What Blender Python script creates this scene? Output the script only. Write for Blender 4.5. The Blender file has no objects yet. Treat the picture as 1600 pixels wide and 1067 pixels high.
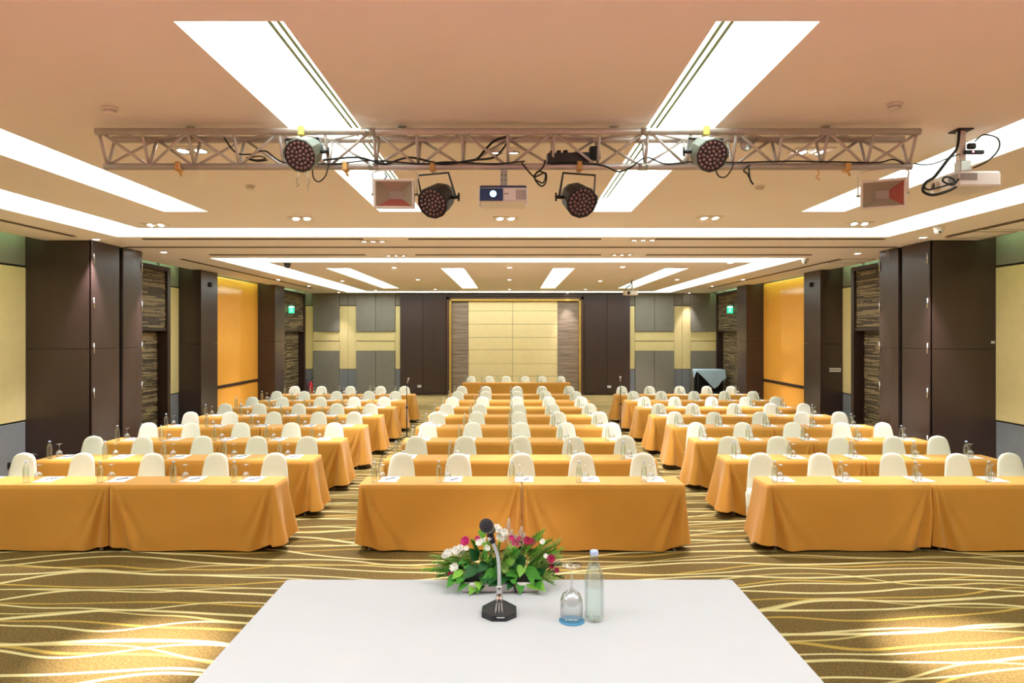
import bpy, math, random
from mathutils import Vector, Matrix
random.seed(7)
PI = math.pi
scene = bpy.context.scene
COL = scene.collection

# ------------------------------------------------------------------ camera
cam_d = bpy.data.cameras.new('camera'); cam = bpy.data.objects.new('camera', cam_d); COL.objects.link(cam)
cam.location = (0, 0, 2.44); cam.rotation_euler = (PI/2, 0, 0)
cam_d.sensor_width = 36.0; cam_d.lens = 24.0
cam_d.shift_x = 2/1600; cam_d.shift_y = -13.5/1600
cam_d.clip_start = 0.05; cam_d.clip_end = 200
scene.camera = cam
# ------------------------------------------------------------------ world, exposure
w = bpy.data.worlds.new('world'); scene.world = w; w.use_nodes = True
w.node_tree.nodes['Background'].inputs[0].default_value = (0.02, 0.018, 0.015, 1)
w.node_tree.nodes['Background'].inputs[1].default_value = 0.2
scene.view_settings.view_transform = 'Standard'; scene.view_settings.look = 'None'
scene.view_settings.gamma = 1.0; scene.view_settings.use_curve_mapping = False
scene.view_settings.exposure = 0.47
TOPGLOW_L = 3.4          # glow given to the slot tops in place of hidden tubes
RING_L = 4.6           # glow given to the cove tops in place of hidden lamps
SLOT_L = 9.0           # fluorescent strips in the wall slots
SPOT_W = 520.0          # downlights over the seats
FLOOR_W = 3400.0        # gimbal downlights in front of the stage
RZ = 4.0               # ceiling height
CAMZ = 2.44; FPX = 1600*24/36

def at(px, py, D):
    """a photograph pixel seen at distance D -> metres"""
    return Vector(((px-798)*D/FPX, D, CAMZ-(py-520)*D/FPX))

# ------------------------------------------------------------------ materials
def lin(c):
    c /= 255.0
    return c/12.92 if c <= 0.04045 else ((c+0.055)/1.055)**2.4
def S(r, g, b): return (lin(r), lin(g), lin(b))
MATS = {}
def pm(name, rgb, rough=0.5, metal=0.0, var=0.06, scale=6.0, bump=0.0, bscale=120.0, coat=0.0, spec=0.5, stretch=(1,1,1), sheen=0.0):
    m = bpy.data.materials.new(name); m.use_nodes = True; nt = m.node_tree; N = nt.nodes; L = nt.links
    b = N['Principled BSDF']; b.inputs['Roughness'].default_value = rough; b.inputs['Metallic'].default_value = metal
    b.inputs['Coat Weight'].default_value = coat; b.inputs['Specular IOR Level'].default_value = spec
    b.inputs['Sheen Weight'].default_value = sheen
    tc = N.new('ShaderNodeTexCoord'); mp = N.new('ShaderNodeMapping'); mp.inputs['Scale'].default_value = stretch
    L.new(tc.outputs['Object'], mp.inputs['Vector'])
    nz = N.new('ShaderNodeTexNoise'); nz.inputs['Scale'].default_value = scale; nz.inputs['Detail'].default_value = 4
    L.new(mp.outputs['Vector'], nz.inputs['Vector'])
    cr = N.new('ShaderNodeValToRGB')
    cr.color_ramp.elements[0].position = 0.3; cr.color_ramp.elements[1].position = 0.7
    cr.color_ramp.elements[0].color = tuple(c*(1-var) for c in rgb)+(1,)
    cr.color_ramp.elements[1].color = tuple(min(1, c*(1+var)) for c in rgb)+(1,)
    L.new(nz.outputs['Fac'], cr.inputs['Fac']); L.new(cr.outputs['Color'], b.inputs['Base Color'])
    if bump:
        n2 = N.new('ShaderNodeTexNoise'); n2.inputs['Scale'].default_value = bscale; n2.inputs['Detail'].default_value = 2
        L.new(mp.outputs['Vector'], n2.inputs['Vector'])
        bp = N.new('ShaderNodeBump'); bp.inputs['Strength'].default_value = bump; bp.inputs['Distance'].default_value = 0.01
        L.new(n2.outputs['Fac'], bp.inputs['Height']); L.new(bp.outputs['Normal'], b.inputs['Normal'])
    MATS[name] = m; return m
def em(name, rgb, strength, base=(0.8,0.8,0.8)):
    m = bpy.data.materials.new(name); m.use_nodes = True; b = m.node_tree.nodes['Principled BSDF']
    b.inputs['Base Color'].default_value = base+(1,); b.inputs['Emission Color'].default_value = rgb+(1,)
    b.inputs['Emission Strength'].default_value = strength; MATS[name] = m; return m
def thin_glass(name, tint, refl=1.0, rough=0.02, base=0.06, power=3.5):
    m = bpy.data.materials.new(name); m.use_nodes = True; nt = m.node_tree; N = nt.nodes; L = nt.links
    N.remove(N['Principled BSDF'])
    t = N.new('ShaderNodeBsdfTransparent'); t.inputs[0].default_value = tint+(1,)
    g = N.new('ShaderNodeBsdfGlossy'); g.inputs['Roughness'].default_value = rough
    f = N.new('ShaderNodeLayerWeight'); f.inputs['Blend'].default_value = 0.5
    pw = N.new('ShaderNodeMath'); pw.operation = 'POWER'; pw.inputs[1].default_value = power; L.new(f.outputs['Facing'], pw.inputs[0])
    mu = N.new('ShaderNodeMath'); mu.operation = 'MULTIPLY_ADD'; mu.inputs[1].default_value = 0.45*refl; mu.inputs[2].default_value = base; mu.use_clamp = True
    mx = N.new('ShaderNodeMixShader'); L.new(pw.outputs[0], mu.inputs[0]); L.new(mu.outputs[0], mx.inputs[0])
    L.new(t.outputs[0], mx.inputs[1]); L.new(g.outputs[0], mx.inputs[2])
    L.new(mx.outputs[0], N['Material Output'].inputs[0]); MATS[name] = m; return m
def water_mat(name):
    m = bpy.data.materials.new(name); m.use_nodes = True; nt = m.node_tree; N = nt.nodes; L = nt.links
    b = N['Principled BSDF']; b.inputs['Base Color'].default_value = (0.93, 0.98, 0.95, 1)
    b.inputs['Transmission Weight'].default_value = 1; b.inputs['Roughness'].default_value = 0.01; b.inputs['IOR'].default_value = 1.33
    t = N.new('ShaderNodeBsdfTransparent'); t.inputs[0].default_value = (0.96, 1, 0.98, 1)
    mx = N.new('ShaderNodeMixShader'); mx.inputs[0].default_value = 0.72
    L.new(b.outputs[0], mx.inputs[1]); L.new(t.outputs[0], mx.inputs[2]); L.new(mx.outputs[0], N['Material Output'].inputs[0])
    MATS[name] = m; return m

CEIL = pm('ceiling_paint', (0.90, 0.82, 0.77), 0.9, var=0.015, scale=1.2, spec=0.2)
WHITE = pm('white_plaster', (0.86, 0.88, 0.82), 0.85, var=0.015)
BROWN = pm('brown_laminate', S(64, 48, 43), 0.27, var=0.07, scale=3, stretch=(1,1,0.15), bump=0.02, bscale=60)
DARKB = pm('dark_brown_trim', S(52, 34, 28), 0.35, var=0.08)
YEL = pm('yellow_fabric', S(220, 200, 140), 0.9, var=0.03, bump=0.15, bscale=300)
GREY = pm('grey_fabric', S(126, 120, 106), 0.9, var=0.04, bump=0.15, bscale=300)
GREYB = pm('blue_grey_fabric', S(122, 124, 126), 0.9, var=0.04, bump=0.15, bscale=300)
AMBER = pm('amber_lacquer', S(250, 176, 72), 0.12, var=0.02, scale=2, spec=0.5)
CREAMP = pm('cream_padding', S(236, 214, 158), 0.75, var=0.025, bump=0.1, bscale=200)
WOODS = pm('striped_wood', S(140, 122, 104), 0.45, var=0.38, scale=2.2, stretch=(0.5,1,9))
GOLD = pm('gold_moulding', S(214, 180, 96), 0.35, metal=0.7, var=0.1)
BRONZE = pm('bronze_moulding', S(88, 62, 50), 0.4, var=0.3, scale=25)
SLATD = pm('slat_dark', S(84, 70, 52), 0.6, var=0.25, scale=12)
SLATL = pm('slat_light', S(156, 136, 98), 0.6, var=0.25, scale=12)
ORANGE = pm('orange_cloth', S(207, 147, 57), 0.7, var=0.03, scale=3, bump=0.06, bscale=500, spec=0.3, sheen=0.15)
WCLOTH = pm('white_cloth', (0.52, 0.55, 0.57), 0.85, var=0.01, bump=0.04, bscale=400)
CREAM = pm('cream_spandex', S(230, 232, 215), 0.75, var=0.015, bump=0.04, bscale=300)
BLUEC = pm('light_blue_cloth', S(178, 202, 218), 0.85, var=0.03, bump=0.05)
PAPER = pm('paper', (0.88, 0.88, 0.87), 0.7, var=0.01)
PENM = pm('pen_plastic', S(46, 48, 62), 0.3, var=0.05)
ALU = pm('truss_aluminium', S(196, 186, 180), 0.38, metal=0.35, var=0.06, scale=15)
BLACK = pm('black_metal', S(34, 33, 36), 0.38, var=0.1)
BLACKR = pm('black_rubber', S(22, 22, 24), 0.6, var=0.1)
MESHB = pm('mic_grille', S(30, 32, 40), 0.55, var=0.3, scale=300, bump=0.6, bscale=900)
CHROME = pm('chrome', S(205, 204, 202), 0.22, metal=1.0, var=0.03)
STEEL = pm('steel', S(180, 178, 172), 0.35, metal=0.8, var=0.05)
OFFW = pm('off_white_plastic', S(228, 218, 206), 0.45, var=0.02)
PWHITE = pm('projector_white', S(232, 228, 224), 0.4, var=0.02)
VENT = pm('vent_grey', S(150, 142, 136), 0.5, var=0.08)
REFL = pm('flood_reflector', S(226, 220, 192), 0.4, var=0.05)
RED_REFLECTION = pm('flood_red_reflection', S(240, 130, 118), 0.45, var=0.05)  # reddish reflection on one facet, painted as its colour
CLAMP = pm('brass_clamp', S(206, 160, 96), 0.4, metal=0.4, var=0.12)
YCLAMP = pm('yellow_clamp', S(226, 214, 110), 0.5, var=0.08)
REDP = pm('red_paint', S(206, 34, 40), 0.3, var=0.05)
GREEN = [pm('leaf_green_'+n, S(*c), 0.5, var=0.22, scale=18, spec=0.25) for n, c in
         (('mid', (74,146,50)), ('bright', (124,182,66)), ('deep', (38,92,42)), ('pale', (146,180,92)))]
PETALW = pm('white_petal', S(246, 244, 232), 0.6, var=0.03)
PETALM = pm('magenta_petal', S(206, 44, 118), 0.55, var=0.15, scale=40)
PETALR = pm('crimson_petal', S(168, 30, 78), 0.55, var=0.15, scale=40)
STALK = pm('dry_floret', S(206, 196, 178), 0.7, var=0.15, scale=60)
SOIL = pm('dark_foam', S(30, 34, 24), 0.9, var=0.3)
COAST = pm('blue_coaster', S(70, 140, 180), 0.6, var=0.03)
CAPM = pm('white_cap', S(190, 208, 240), 0.35, var=0.03)
LENSD = pm('led_lens', S(136, 106, 104), 0.15, var=0.1, scale=50)
LENSB = pm('led_face', S(30, 22, 26), 0.35, var=0.1)
STAGEC = pm('stage_carpet', S(200, 140, 124), 0.95, var=0.1, scale=40)  # out of view; tone chosen to bounce warm light onto the ceiling
TRACK = pm('track_shadow_gap', S(96, 78, 58), 0.7, var=0.1)
GRILLE = pm('grille_grey', S(120, 124, 84), 0.6, var=0.08)
LBL = pm('bottle_print', S(236, 240, 244), 0.5, var=0.02)
GLASS = thin_glass('goblet_glass', (0.965, 0.972, 0.97), 1.7, 0.10, 0.13, 2.2)
BGLASS = thin_glass('bottle_glass', (0.925, 0.955, 0.94), 1.6, 0.04, 0.09, 2.8)
WATER = water_mat('still_water')
TOPGLOW = em('slot_top_glow', (0.88, 1.0, 0.96), TOPGLOW_L)
RING = em('cove_top_glow', (0.88, 1.0, 1.02), RING_L)
TUBE = em('fluorescent_strip', (0.60, 1.0, 0.52), SLOT_L)
BULB = em('lamp_bulb', (1.0, 0.94, 0.90), 26.0)
BULBS = em('gimbal_lamp', (1.0, 0.95, 0.95), 90.0)
PLENS = em('projector_lens_light', (0.14, 0.36, 1.0), 3.2)
EXITG = em('exit_green', (0.02, 0.80, 0.35), 1.1, (0.05,0.5,0.25))
EXITW = em('exit_white', (0.8, 1.0, 0.85), 0.9)
LEDR = em('red_indicator', (1.0, 0.1, 0.15), 6.0)

def carpet():
    m = bpy.data.materials.new('wave_carpet'); m.use_nodes = True; nt = m.node_tree; N = nt.nodes; L = nt.links
    b = N['Principled BSDF']; b.inputs['Roughness'].default_value = 0.85; b.inputs['Specular IOR Level'].default_value = 0.25
    tc = N.new('ShaderNodeTexCoord'); sp = N.new('ShaderNodeSeparateXYZ'); L.new(tc.outputs['Object'], sp.inputs[0])
    def math_(op, a, bb=None, c=None, clamp=False):
        n = N.new('ShaderNodeMath'); n.operation = op; n.use_clamp = clamp
        for i, v in enumerate((a, bb, c)):
            if v is None: continue
            if isinstance(v, (int, float)): n.inputs[i].default_value = v
            else: L.new(v, n.inputs[i])
        return n.outputs[0]
    def flow(seed, sx, sy, detail=0.5):
        cx = N.new('ShaderNodeCombineXYZ')
        L.new(math_('MULTIPLY', sp.outputs[0], sx), cx.inputs[0]); L.new(math_('MULTIPLY', sp.outputs[1], sy), cx.inputs[1]); cx.inputs[2].default_value = seed
        nz = N.new('ShaderNodeTexNoise'); nz.inputs['Scale'].default_value = 1.0; nz.inputs['Detail'].default_value = detail
        L.new(cx.outputs[0], nz.inputs['Vector']); return nz.outputs['Fac']
    shared = flow(3.3, 0.30, 0.22)
    n2 = N.new('ShaderNodeTexNoise'); n2.inputs['Scale'].default_value = 0.7; L.new(tc.outputs['Object'], n2.inputs['Vector'])
    def family(period, off, amp, seed, half):
        v = math_('ADD', math_('DIVIDE', sp.outputs[1], period), math_('MULTIPLY_ADD', shared, 1.1/period, off))
        v = math_('ADD', v, math_('MULTIPLY', flow(seed, 0.50, 0.50, 0.8), amp/period))
        f = math_('ABSOLUTE', math_('SUBTRACT', math_('FRACT', v), 0.5))
        d = math_('MULTIPLY', f, period)                      # metres from the line's centre
        hw = math_('MULTIPLY_ADD', n2.outputs['Fac'], half*1.0, half*0.5)      # widths swell and thin along a line
        return math_('DIVIDE', math_('SUBTRACT', math_('ADD', hw, 0.004), d), 0.008, clamp=True)
    c1 = family(0.42, 0.0, 1.0, 1.3, 0.019)
    c2 = family(0.42, 0.36, 1.05, 7.7, 0.015)
    g1 = family(0.46, 0.70, 1.0, 13.1, 0.016)
    c3 = family(0.62, 0.15, 1.1, 21.9, 0.012)
    nz = N.new('ShaderNodeTexNoise'); nz.inputs['Scale'].default_value = 55; nz.inputs['Detail'].default_value = 5; L.new(tc.outputs['Object'], nz.inputs['Vector'])
    cr = N.new('ShaderNodeValToRGB'); cr.color_ramp.elements[0].position = 0.33; cr.color_ramp.elements[1].position = 0.68
    cr.color_ramp.elements[0].color = S(80, 63, 26)+(1,); cr.color_ramp.elements[1].color = S(124, 100, 46)+(1,)
    L.new(nz.outputs['Fac'], cr.inputs['Fac'])
    def mix(f, a, col):
        mx = N.new('ShaderNodeMix'); mx.data_type = 'RGBA'; L.new(f, mx.inputs[0]); L.new(a, mx.inputs[6]); mx.inputs[7].default_value = col+(1,)
        return mx.outputs[2]
    o = mix(math_('MULTIPLY', g1, 0.75), cr.outputs['Color'], S(190, 158, 70))
    o = mix(math_('MULTIPLY', c3, 0.9), o, S(192, 174, 110)); o = mix(math_('MULTIPLY', c1, 0.95), o, S(208, 194, 138)); o = mix(math_('MULTIPLY', c2, 0.95), o, S(208, 194, 138))
    L.new(o, b.inputs['Base Color'])
    bp = N.new('ShaderNodeBump'); bp.inputs['Strength'].default_value = 0.4; bp.inputs['Distance'].default_value = 0.006
    n3 = N.new('ShaderNodeTexNoise'); n3.inputs['Scale'].default_value = 220; L.new(tc.outputs['Object'], n3.inputs['Vector'])
    L.new(n3.outputs['Fac'], bp.inputs['Height']); L.new(bp.outputs['Normal'], b.inputs['Normal'])
    return m
CARPET = carpet()

# ------------------------------------------------------------------ mesh builder
class MB:
    def __init__(s): s.v = []; s.f = []; s.mi = []; s.sm = []
    def add(s, vs, fs, mi=0, smooth=False):
        o = len(s.v); s.v += [tuple(x) for x in vs]
        for f in fs: s.f.append(tuple(i+o for i in f)); s.mi.append(mi); s.sm.append(smooth)
        return s
    def box(s, x0, x1, y0, y1, z0, z1, mi=0, M=None):
        v = [Vector(p) for p in ((x0,y0,z0),(x1,y0,z0),(x1,y1,z0),(x0,y1,z0),(x0,y0,z1),(x1,y0,z1),(x1,y1,z1),(x0,y1,z1))]
        if M is not None: v = [M @ p for p in v]
        return s.add(v, [(0,3,2,1),(4,5,6,7),(0,1,5,4),(1,2,6,5),(2,3,7,6),(3,0,4,7)], mi)
    def bbox(s, x0, x1, y0, y1, z0, z1, b=0.01, mi=0, M=None):
        """box with chamfered edges"""
        vs = []; idx = {}
        X = (x0,x1); Y = (y0,y1); Z = (z0,z1); sg = (1,-1)
        for i in range(2):
            for j in range(2):
                for k in range(2):
                    p = (X[i],Y[j],Z[k])
                    for ax in range(3):
                        q = [p[0]+sg[i]*b, p[1]+sg[j]*b, p[2]+sg[k]*b]; q[ax] = p[ax]
                        idx[(i,j,k,ax)] = len(vs); vs.append(Vector(q))
        if M is not None: vs = [M @ p for p in vs]
        g = lambda i,j,k,a: idx[(i,j,k,a)]
        fs = []
        for i in range(2):
            q = [g(i,0,0,0),g(i,1,0,0),g(i,1,1,0),g(i,0,1,0)]; fs.append(q if i else q[::-1])
            q = [g(0,i,0,1),g(1,i,0,1),g(1,i,1,1),g(0,i,1,1)]; fs.append(q[::-1] if i else q)
            q = [g(0,0,i,2),g(1,0,i,2),g(1,1,i,2),g(0,1,i,2)]; fs.append(q if i else q[::-1])
        for i in range(2):
            for j in range(2):
                fs.append([g(i,j,0,0),g(i,j,1,0),g(i,j,1,1),g(i,j,0,1)])
                fs.append([g(i,0,j,0),g(i,1,j,0),g(i,1,j,2),g(i,0,j,2)])
                fs.append([g(0,i,j,1),g(1,i,j,1),g(1,i,j,2),g(0,i,j,2)])
                for k in range(2): fs.append([g(i,j,k,0),g(i,j,k,1),g(i,j,k,2)])
        return s.add(vs, fs, mi)
    def tube(s, pts, r, n=8, mi=0, cap=True, smooth=True):
        pts = [Vector(p) for p in pts]; rr = r if isinstance(r, (list, tuple)) else [r]*len(pts)
        vs = []; fs = []; up = None
        for i, p in enumerate(pts):
            d = (pts[min(i+1, len(pts)-1)]-pts[max(i-1, 0)]).normalized()
            if up is None: up = Vector((0,0,1)) if abs(d.z) < 0.9 else Vector((0,1,0))
            a = d.cross(up)
            if a.length < 1e-5: a = d.cross(Vector((1,0,0)))
            a.normalize(); bvec = a.cross(d).normalized(); up = bvec
            for k in range(n):
                t = 2*PI*k/n; vs.append(p+(a*math.cos(t)+bvec*math.sin(t))*rr[i])
        for i in range(len(pts)-1):
            for k in range(n): fs.append((i*n+k, i*n+(k+1)%n, (i+1)*n+(k+1)%n, (i+1)*n+k))
        s.add(vs, fs, mi, smooth)
        if cap:
            o = len(s.v)-len(vs)
            s.f.append(tuple(o+k for k in range(n))[::-1]); s.mi.append(mi); s.sm.append(False)
            s.f.append(tuple(o+(len(pts)-1)*n+k for k in range(n))); s.mi.append(mi); s.sm.append(False)
        return s
    def lathe(s, prof, n=20, mi=0, M=None, smooth=True, cap0=False, cap1=False):
        """prof: (radius, z) pairs"""
        vs = []; fs = []
        for r, z in prof:
            for k in range(n):
                t = 2*PI*k/n; p = Vector((r*math.cos(t), r*math.sin(t), z)); vs.append(M @ p if M is not None else p)
        for i in range(len(prof)-1):
            for k in range(n): fs.append((i*n+k, i*n+(k+1)%n, (i+1)*n+(k+1)%n, (i+1)*n+k))
        s.add(vs, fs, mi, smooth); o = len(s.v)-len(vs)
        if cap0: s.f.append(tuple(o+k for k in range(n))[::-1]); s.mi.append(mi); s.sm.append(False)
        if cap1: s.f.append(tuple(o+(len(prof)-1)*n+k for k in range(n))); s.mi.append(mi); s.sm.append(False)
        return s
    def mesh(s, name, mats):
        me = bpy.data.meshes.new(name); me.from_pydata(s.v, [], s.f)
        for m in (mats if isinstance(mats, (list, tuple)) else [mats]): me.materials.append(m)
        me.polygons.foreach_set('material_index', s.mi); me.polygons.foreach_set('use_smooth', s.sm); me.update()
        return me
    def build(s, name, mats, parent=None, loc=(0,0,0), rot=(0,0,0)):
        return obj(name, s.mesh(name, mats), parent, loc, rot)
def obj(name, me, parent=None, loc=(0,0,0), rot=(0,0,0)):
    o = bpy.data.objects.new(name, me); COL.objects.link(o); o.location = loc; o.rotation_euler = rot
    if parent: o.parent = parent
    return o
def tag(o, label, cat, group=None, kind=None):
    o['label'] = label; o['category'] = cat
    if group: o['group'] = group
    if kind: o['kind'] = kind
    return o
def thing(name, label, cat, loc=(0,0,0), rot=(0,0,0), group=None):
    o = bpy.data.objects.new(name, None); COL.objects.link(o); o.location = loc; o.rotation_euler = rot
    o.empty_display_size = 0.1
    return tag(o, label, cat, group)
def struct(o, label=None, cat=None):
    o['kind'] = 'structure'
    if label: o['label'] = label
    if cat: o['category'] = cat
    return o
def box(name, mat, x0, x1, y0, y1, z0, z1, parent=None, b=0):
    m = MB()
    m.bbox(x0,x1,y0,y1,z0,z1,b) if b else m.box(x0,x1,y0,y1,z0,z1)
    return m.build(name, mat, parent)
def aim(d, up=(0,0,1)):
    """matrix whose local +Z points along d and local Y is near up"""
    z = Vector(d).normalized(); x = Vector(up).cross(z)
    if x.length < 1e-4: x = Vector((1,0,0))
    x.normalize(); y = z.cross(x)
    return Matrix((x, y, z)).transposed().to_4x4()
def smoothpath(pts, n=6):
    pts = [Vector(p) for p in pts]; P = [pts[0]]+pts+[pts[-1]]; out = []
    for i in range(1, len(P)-2):
        for k in range(n):
            t = k/n; a, b, c, d = P[i-1], P[i], P[i+1], P[i+2]
            out.append(0.5*((2*b)+(c-a)*t+(2*a-5*b+4*c-d)*t*t+(3*b-a-3*c+d)*t**3))
    out.append(pts[-1]); return out

# ------------------------------------------------------------------ room shell
WX = 8.2; Y0 = -3.6; Y1 = 27.0; CE = 7.87; TOPZ = 4.36
fl = box('floor', CARPET, -WX-0.1, WX+0.1, Y0-0.1, Y1+0.1, -0.08, 0); struct(fl, 'brown carpet with wavy cream and gold lines', 'floor')

# ceiling: a sheet at RZ with slots and cove rings cut out
holes = []   # x0,x1,y0,y1,depth,kind
RINGS = [dict(xo=6.40, xi=5.55, ro=6.14, ri=5.38, yo0=1.1, yi0=2.0, yi1=10.18, yo1=11.1), dict(xo=6.28, xi=5.40, ro=6.14, ri=5.38, yo0=14.25, yi0=15.1, yi1=25.6, yo1=26.4)]
SLOTS = [(3.42, 8.80), (16.5, 23.9)]
SX = [(-4.47,-3.90), (-1.69,-1.14), (1.03,1.55), (3.74,4.30)]
for r in RINGS:
    holes += [(-r['xo'],r['ro'],r['yo0'],r['yi0'],'ring'), (-r['xo'],r['ro'],r['yi1'],r['yo1'],'ring'),
              (-r['xo'],-r['xi'],r['yi0'],r['yi1'],'ring'), (r['ri'],r['ro'],r['yi0'],r['yi1'],'ring')]
for (a, b_) in SLOTS:
    for (x0, x1) in SX: holes.append((x0,x1,a,b_,'slot'))
xs = sorted(set([-CE, CE]+[h[0] for h in holes]+[h[1] for h in holes])); ys = sorted(set([Y0, Y1]+[h[2] for h in holes]+[h[3] for h in holes]))
def hole_at(x, y):
    for h in holes:
        if h[0] < x < h[1] and h[2] < y < h[3]: return h
    return None
HD = {'ring': 0.24, 'slot': 0.18}
cm = MB(); nx = len(xs)-1; ny = len(ys)-1
cell = [[hole_at((xs[i]+xs[i+1])/2, (ys[j]+ys[j+1])/2) for j in range(ny)] for i in range(nx)]
for i in range(nx):
    for j in range(ny):
        x0, x1, y0, y1 = xs[i], xs[i+1], ys[j], ys[j+1]; h = cell[i][j]
        if h is None: cm.add([(x0,y0,RZ),(x1,y0,RZ),(x1,y1,RZ),(x0,y1,RZ)], [(3,2,1,0)], 0)
        else:
            zt = RZ+HD[h[4]]
            for (di, dj, a, b_) in ((-1,0,(x0,y0),(x0,y1)), (1,0,(x1,y1),(x1,y0)), (0,-1,(x1,y0),(x0,y0)), (0,1,(x0,y1),(x1,y1))):
                ii, jj = i+di, j+dj
                if 0 <= ii < nx and 0 <= jj < ny and cell[ii][jj] is None:
                    cm.add([(a[0],a[1],RZ),(b_[0],b_[1],RZ),(b_[0],b_[1],zt),(a[0],a[1],zt)], [(0,1,2,3)], 1)
# edges of the sheet above the wall slots, and the cap over everything
for sx in (-1, 1):
    cm.add([(sx*CE,Y0,RZ),(sx*CE,Y1,RZ),(sx*CE,Y1,RZ+0.12),(sx*CE,Y0,RZ+0.12)], [(0,1,2,3)], 0)
cm.add([(-WX-0.1,Y0,TOPZ),(WX+0.1,Y0,TOPZ),(WX+0.1,Y1,TOPZ),(-WX-0.1,Y1,TOPZ)], [(3,2,1,0)], 1)
ceil = cm.build('ceiling', [CEIL, WHITE]); struct(ceil, 'beige plaster ceiling with lit slots and cove rings', 'ceiling')
# recess tops made to glow, standing in for light from hidden tubes
side = {-4.47: 'outer left', -1.69: 'inner left', 1.03: 'inner right', 3.74: 'outer right'}
for k, (a, b_) in enumerate(SLOTS):
    for (x0, x1) in SX:
        t = thing('slot_light', 'white glowing ceiling slot, %s of the four %s' % (side[x0], ('above the truss', 'in the rear ceiling')[k]), 'ceiling light', ((x0+x1)/2, (a+b_)/2, RZ+0.178), group='lit ceiling slots')
        hw = (x1-x0)/2; hl = (b_-a)/2
        n = 4
        for q in range(n):
            m = MB(); ya = -hl+2*hl*q/n; yb = -hl+2*hl*(q+1)/n
            m.box(-hw+0.002, hw-0.002, ya+0.002, yb-0.002, -0.012, 0.0); m.build('glowing_top', TOPGLOW, t)
        # linear air grille along the side nearest the middle of the room
        sg = 1 if x0 < 0 else -1
        for dx in (0.145, 0.195):
            xg = sg*(hw-dx); m = MB(); m.box(xg-0.010, xg+0.010, -hl+0.28, hl-0.05, -0.020, -0.013); m.build('air_grille', GRILLE, t)
for k, r in enumerate(RINGS):
    t = thing('cove_light', ('white glowing cove frame around the front ceiling', 'white glowing cove frame around the rear ceiling')[k], 'ceiling light', (0, (r['yo0']+r['yo1'])/2, RZ+0.238), group='lit cove frames')
    yc = (r['yo0']+r['yo1'])/2; e = 0.004
    for (x0,x1,y0,y1) in ((-r['xo']+e,r['ro']-e,r['yo0']+e,r['yi0']-e), (-r['xo']+e,r['ro']-e,r['yi1']+e,r['yo1']-e), (-r['xo']+e,-r['xi']-e,r['yi0'],r['yi1']), (r['ri']+e,r['ro']-e,r['yi0'],r['yi1'])):
        m = MB(); m.box(x0,x1,y0-yc,y1-yc,-0.012,0); m.build('glowing_top', RING, t)

# walls: thin shell plus panels as pieces
def wall(name, x0,x1,y0,y1, label): return struct(box(name, DARKB, x0,x1,y0,y1, 0, TOPZ), label, 'wall')
wl = wall('wall_left', -WX-0.1, -WX, Y0, Y1, 'left wall of yellow, grey and amber panels')
wr = wall('wall_right', WX, WX+0.1, Y0, Y1, 'right wall of yellow, grey and amber panels')
wb = wall('wall_back', -WX-0.1, WX+0.1, Y1, Y1+0.1, 'far wall with a cream padded centre between brown panels')
wf = wall('wall_front', -WX-0.1, WX+0.1, Y0-0.1, Y0, 'brown wall behind the stage')
def wpanel(sgn, y0, y1, z0, z1, mat, t=0.03, name='panel', parent=None, g=0.004, b=0.006, base=0.0):
    xa = sgn*(WX-base); xb = sgn*(WX-base-t)
    return box(name, mat, min(xa,xb), max(xa,xb), y0+g, y1-g, z0+g, z1-g, parent or (wl if sgn < 0 else wr), b)
ZB, ZT = 0.95, 3.54
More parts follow.
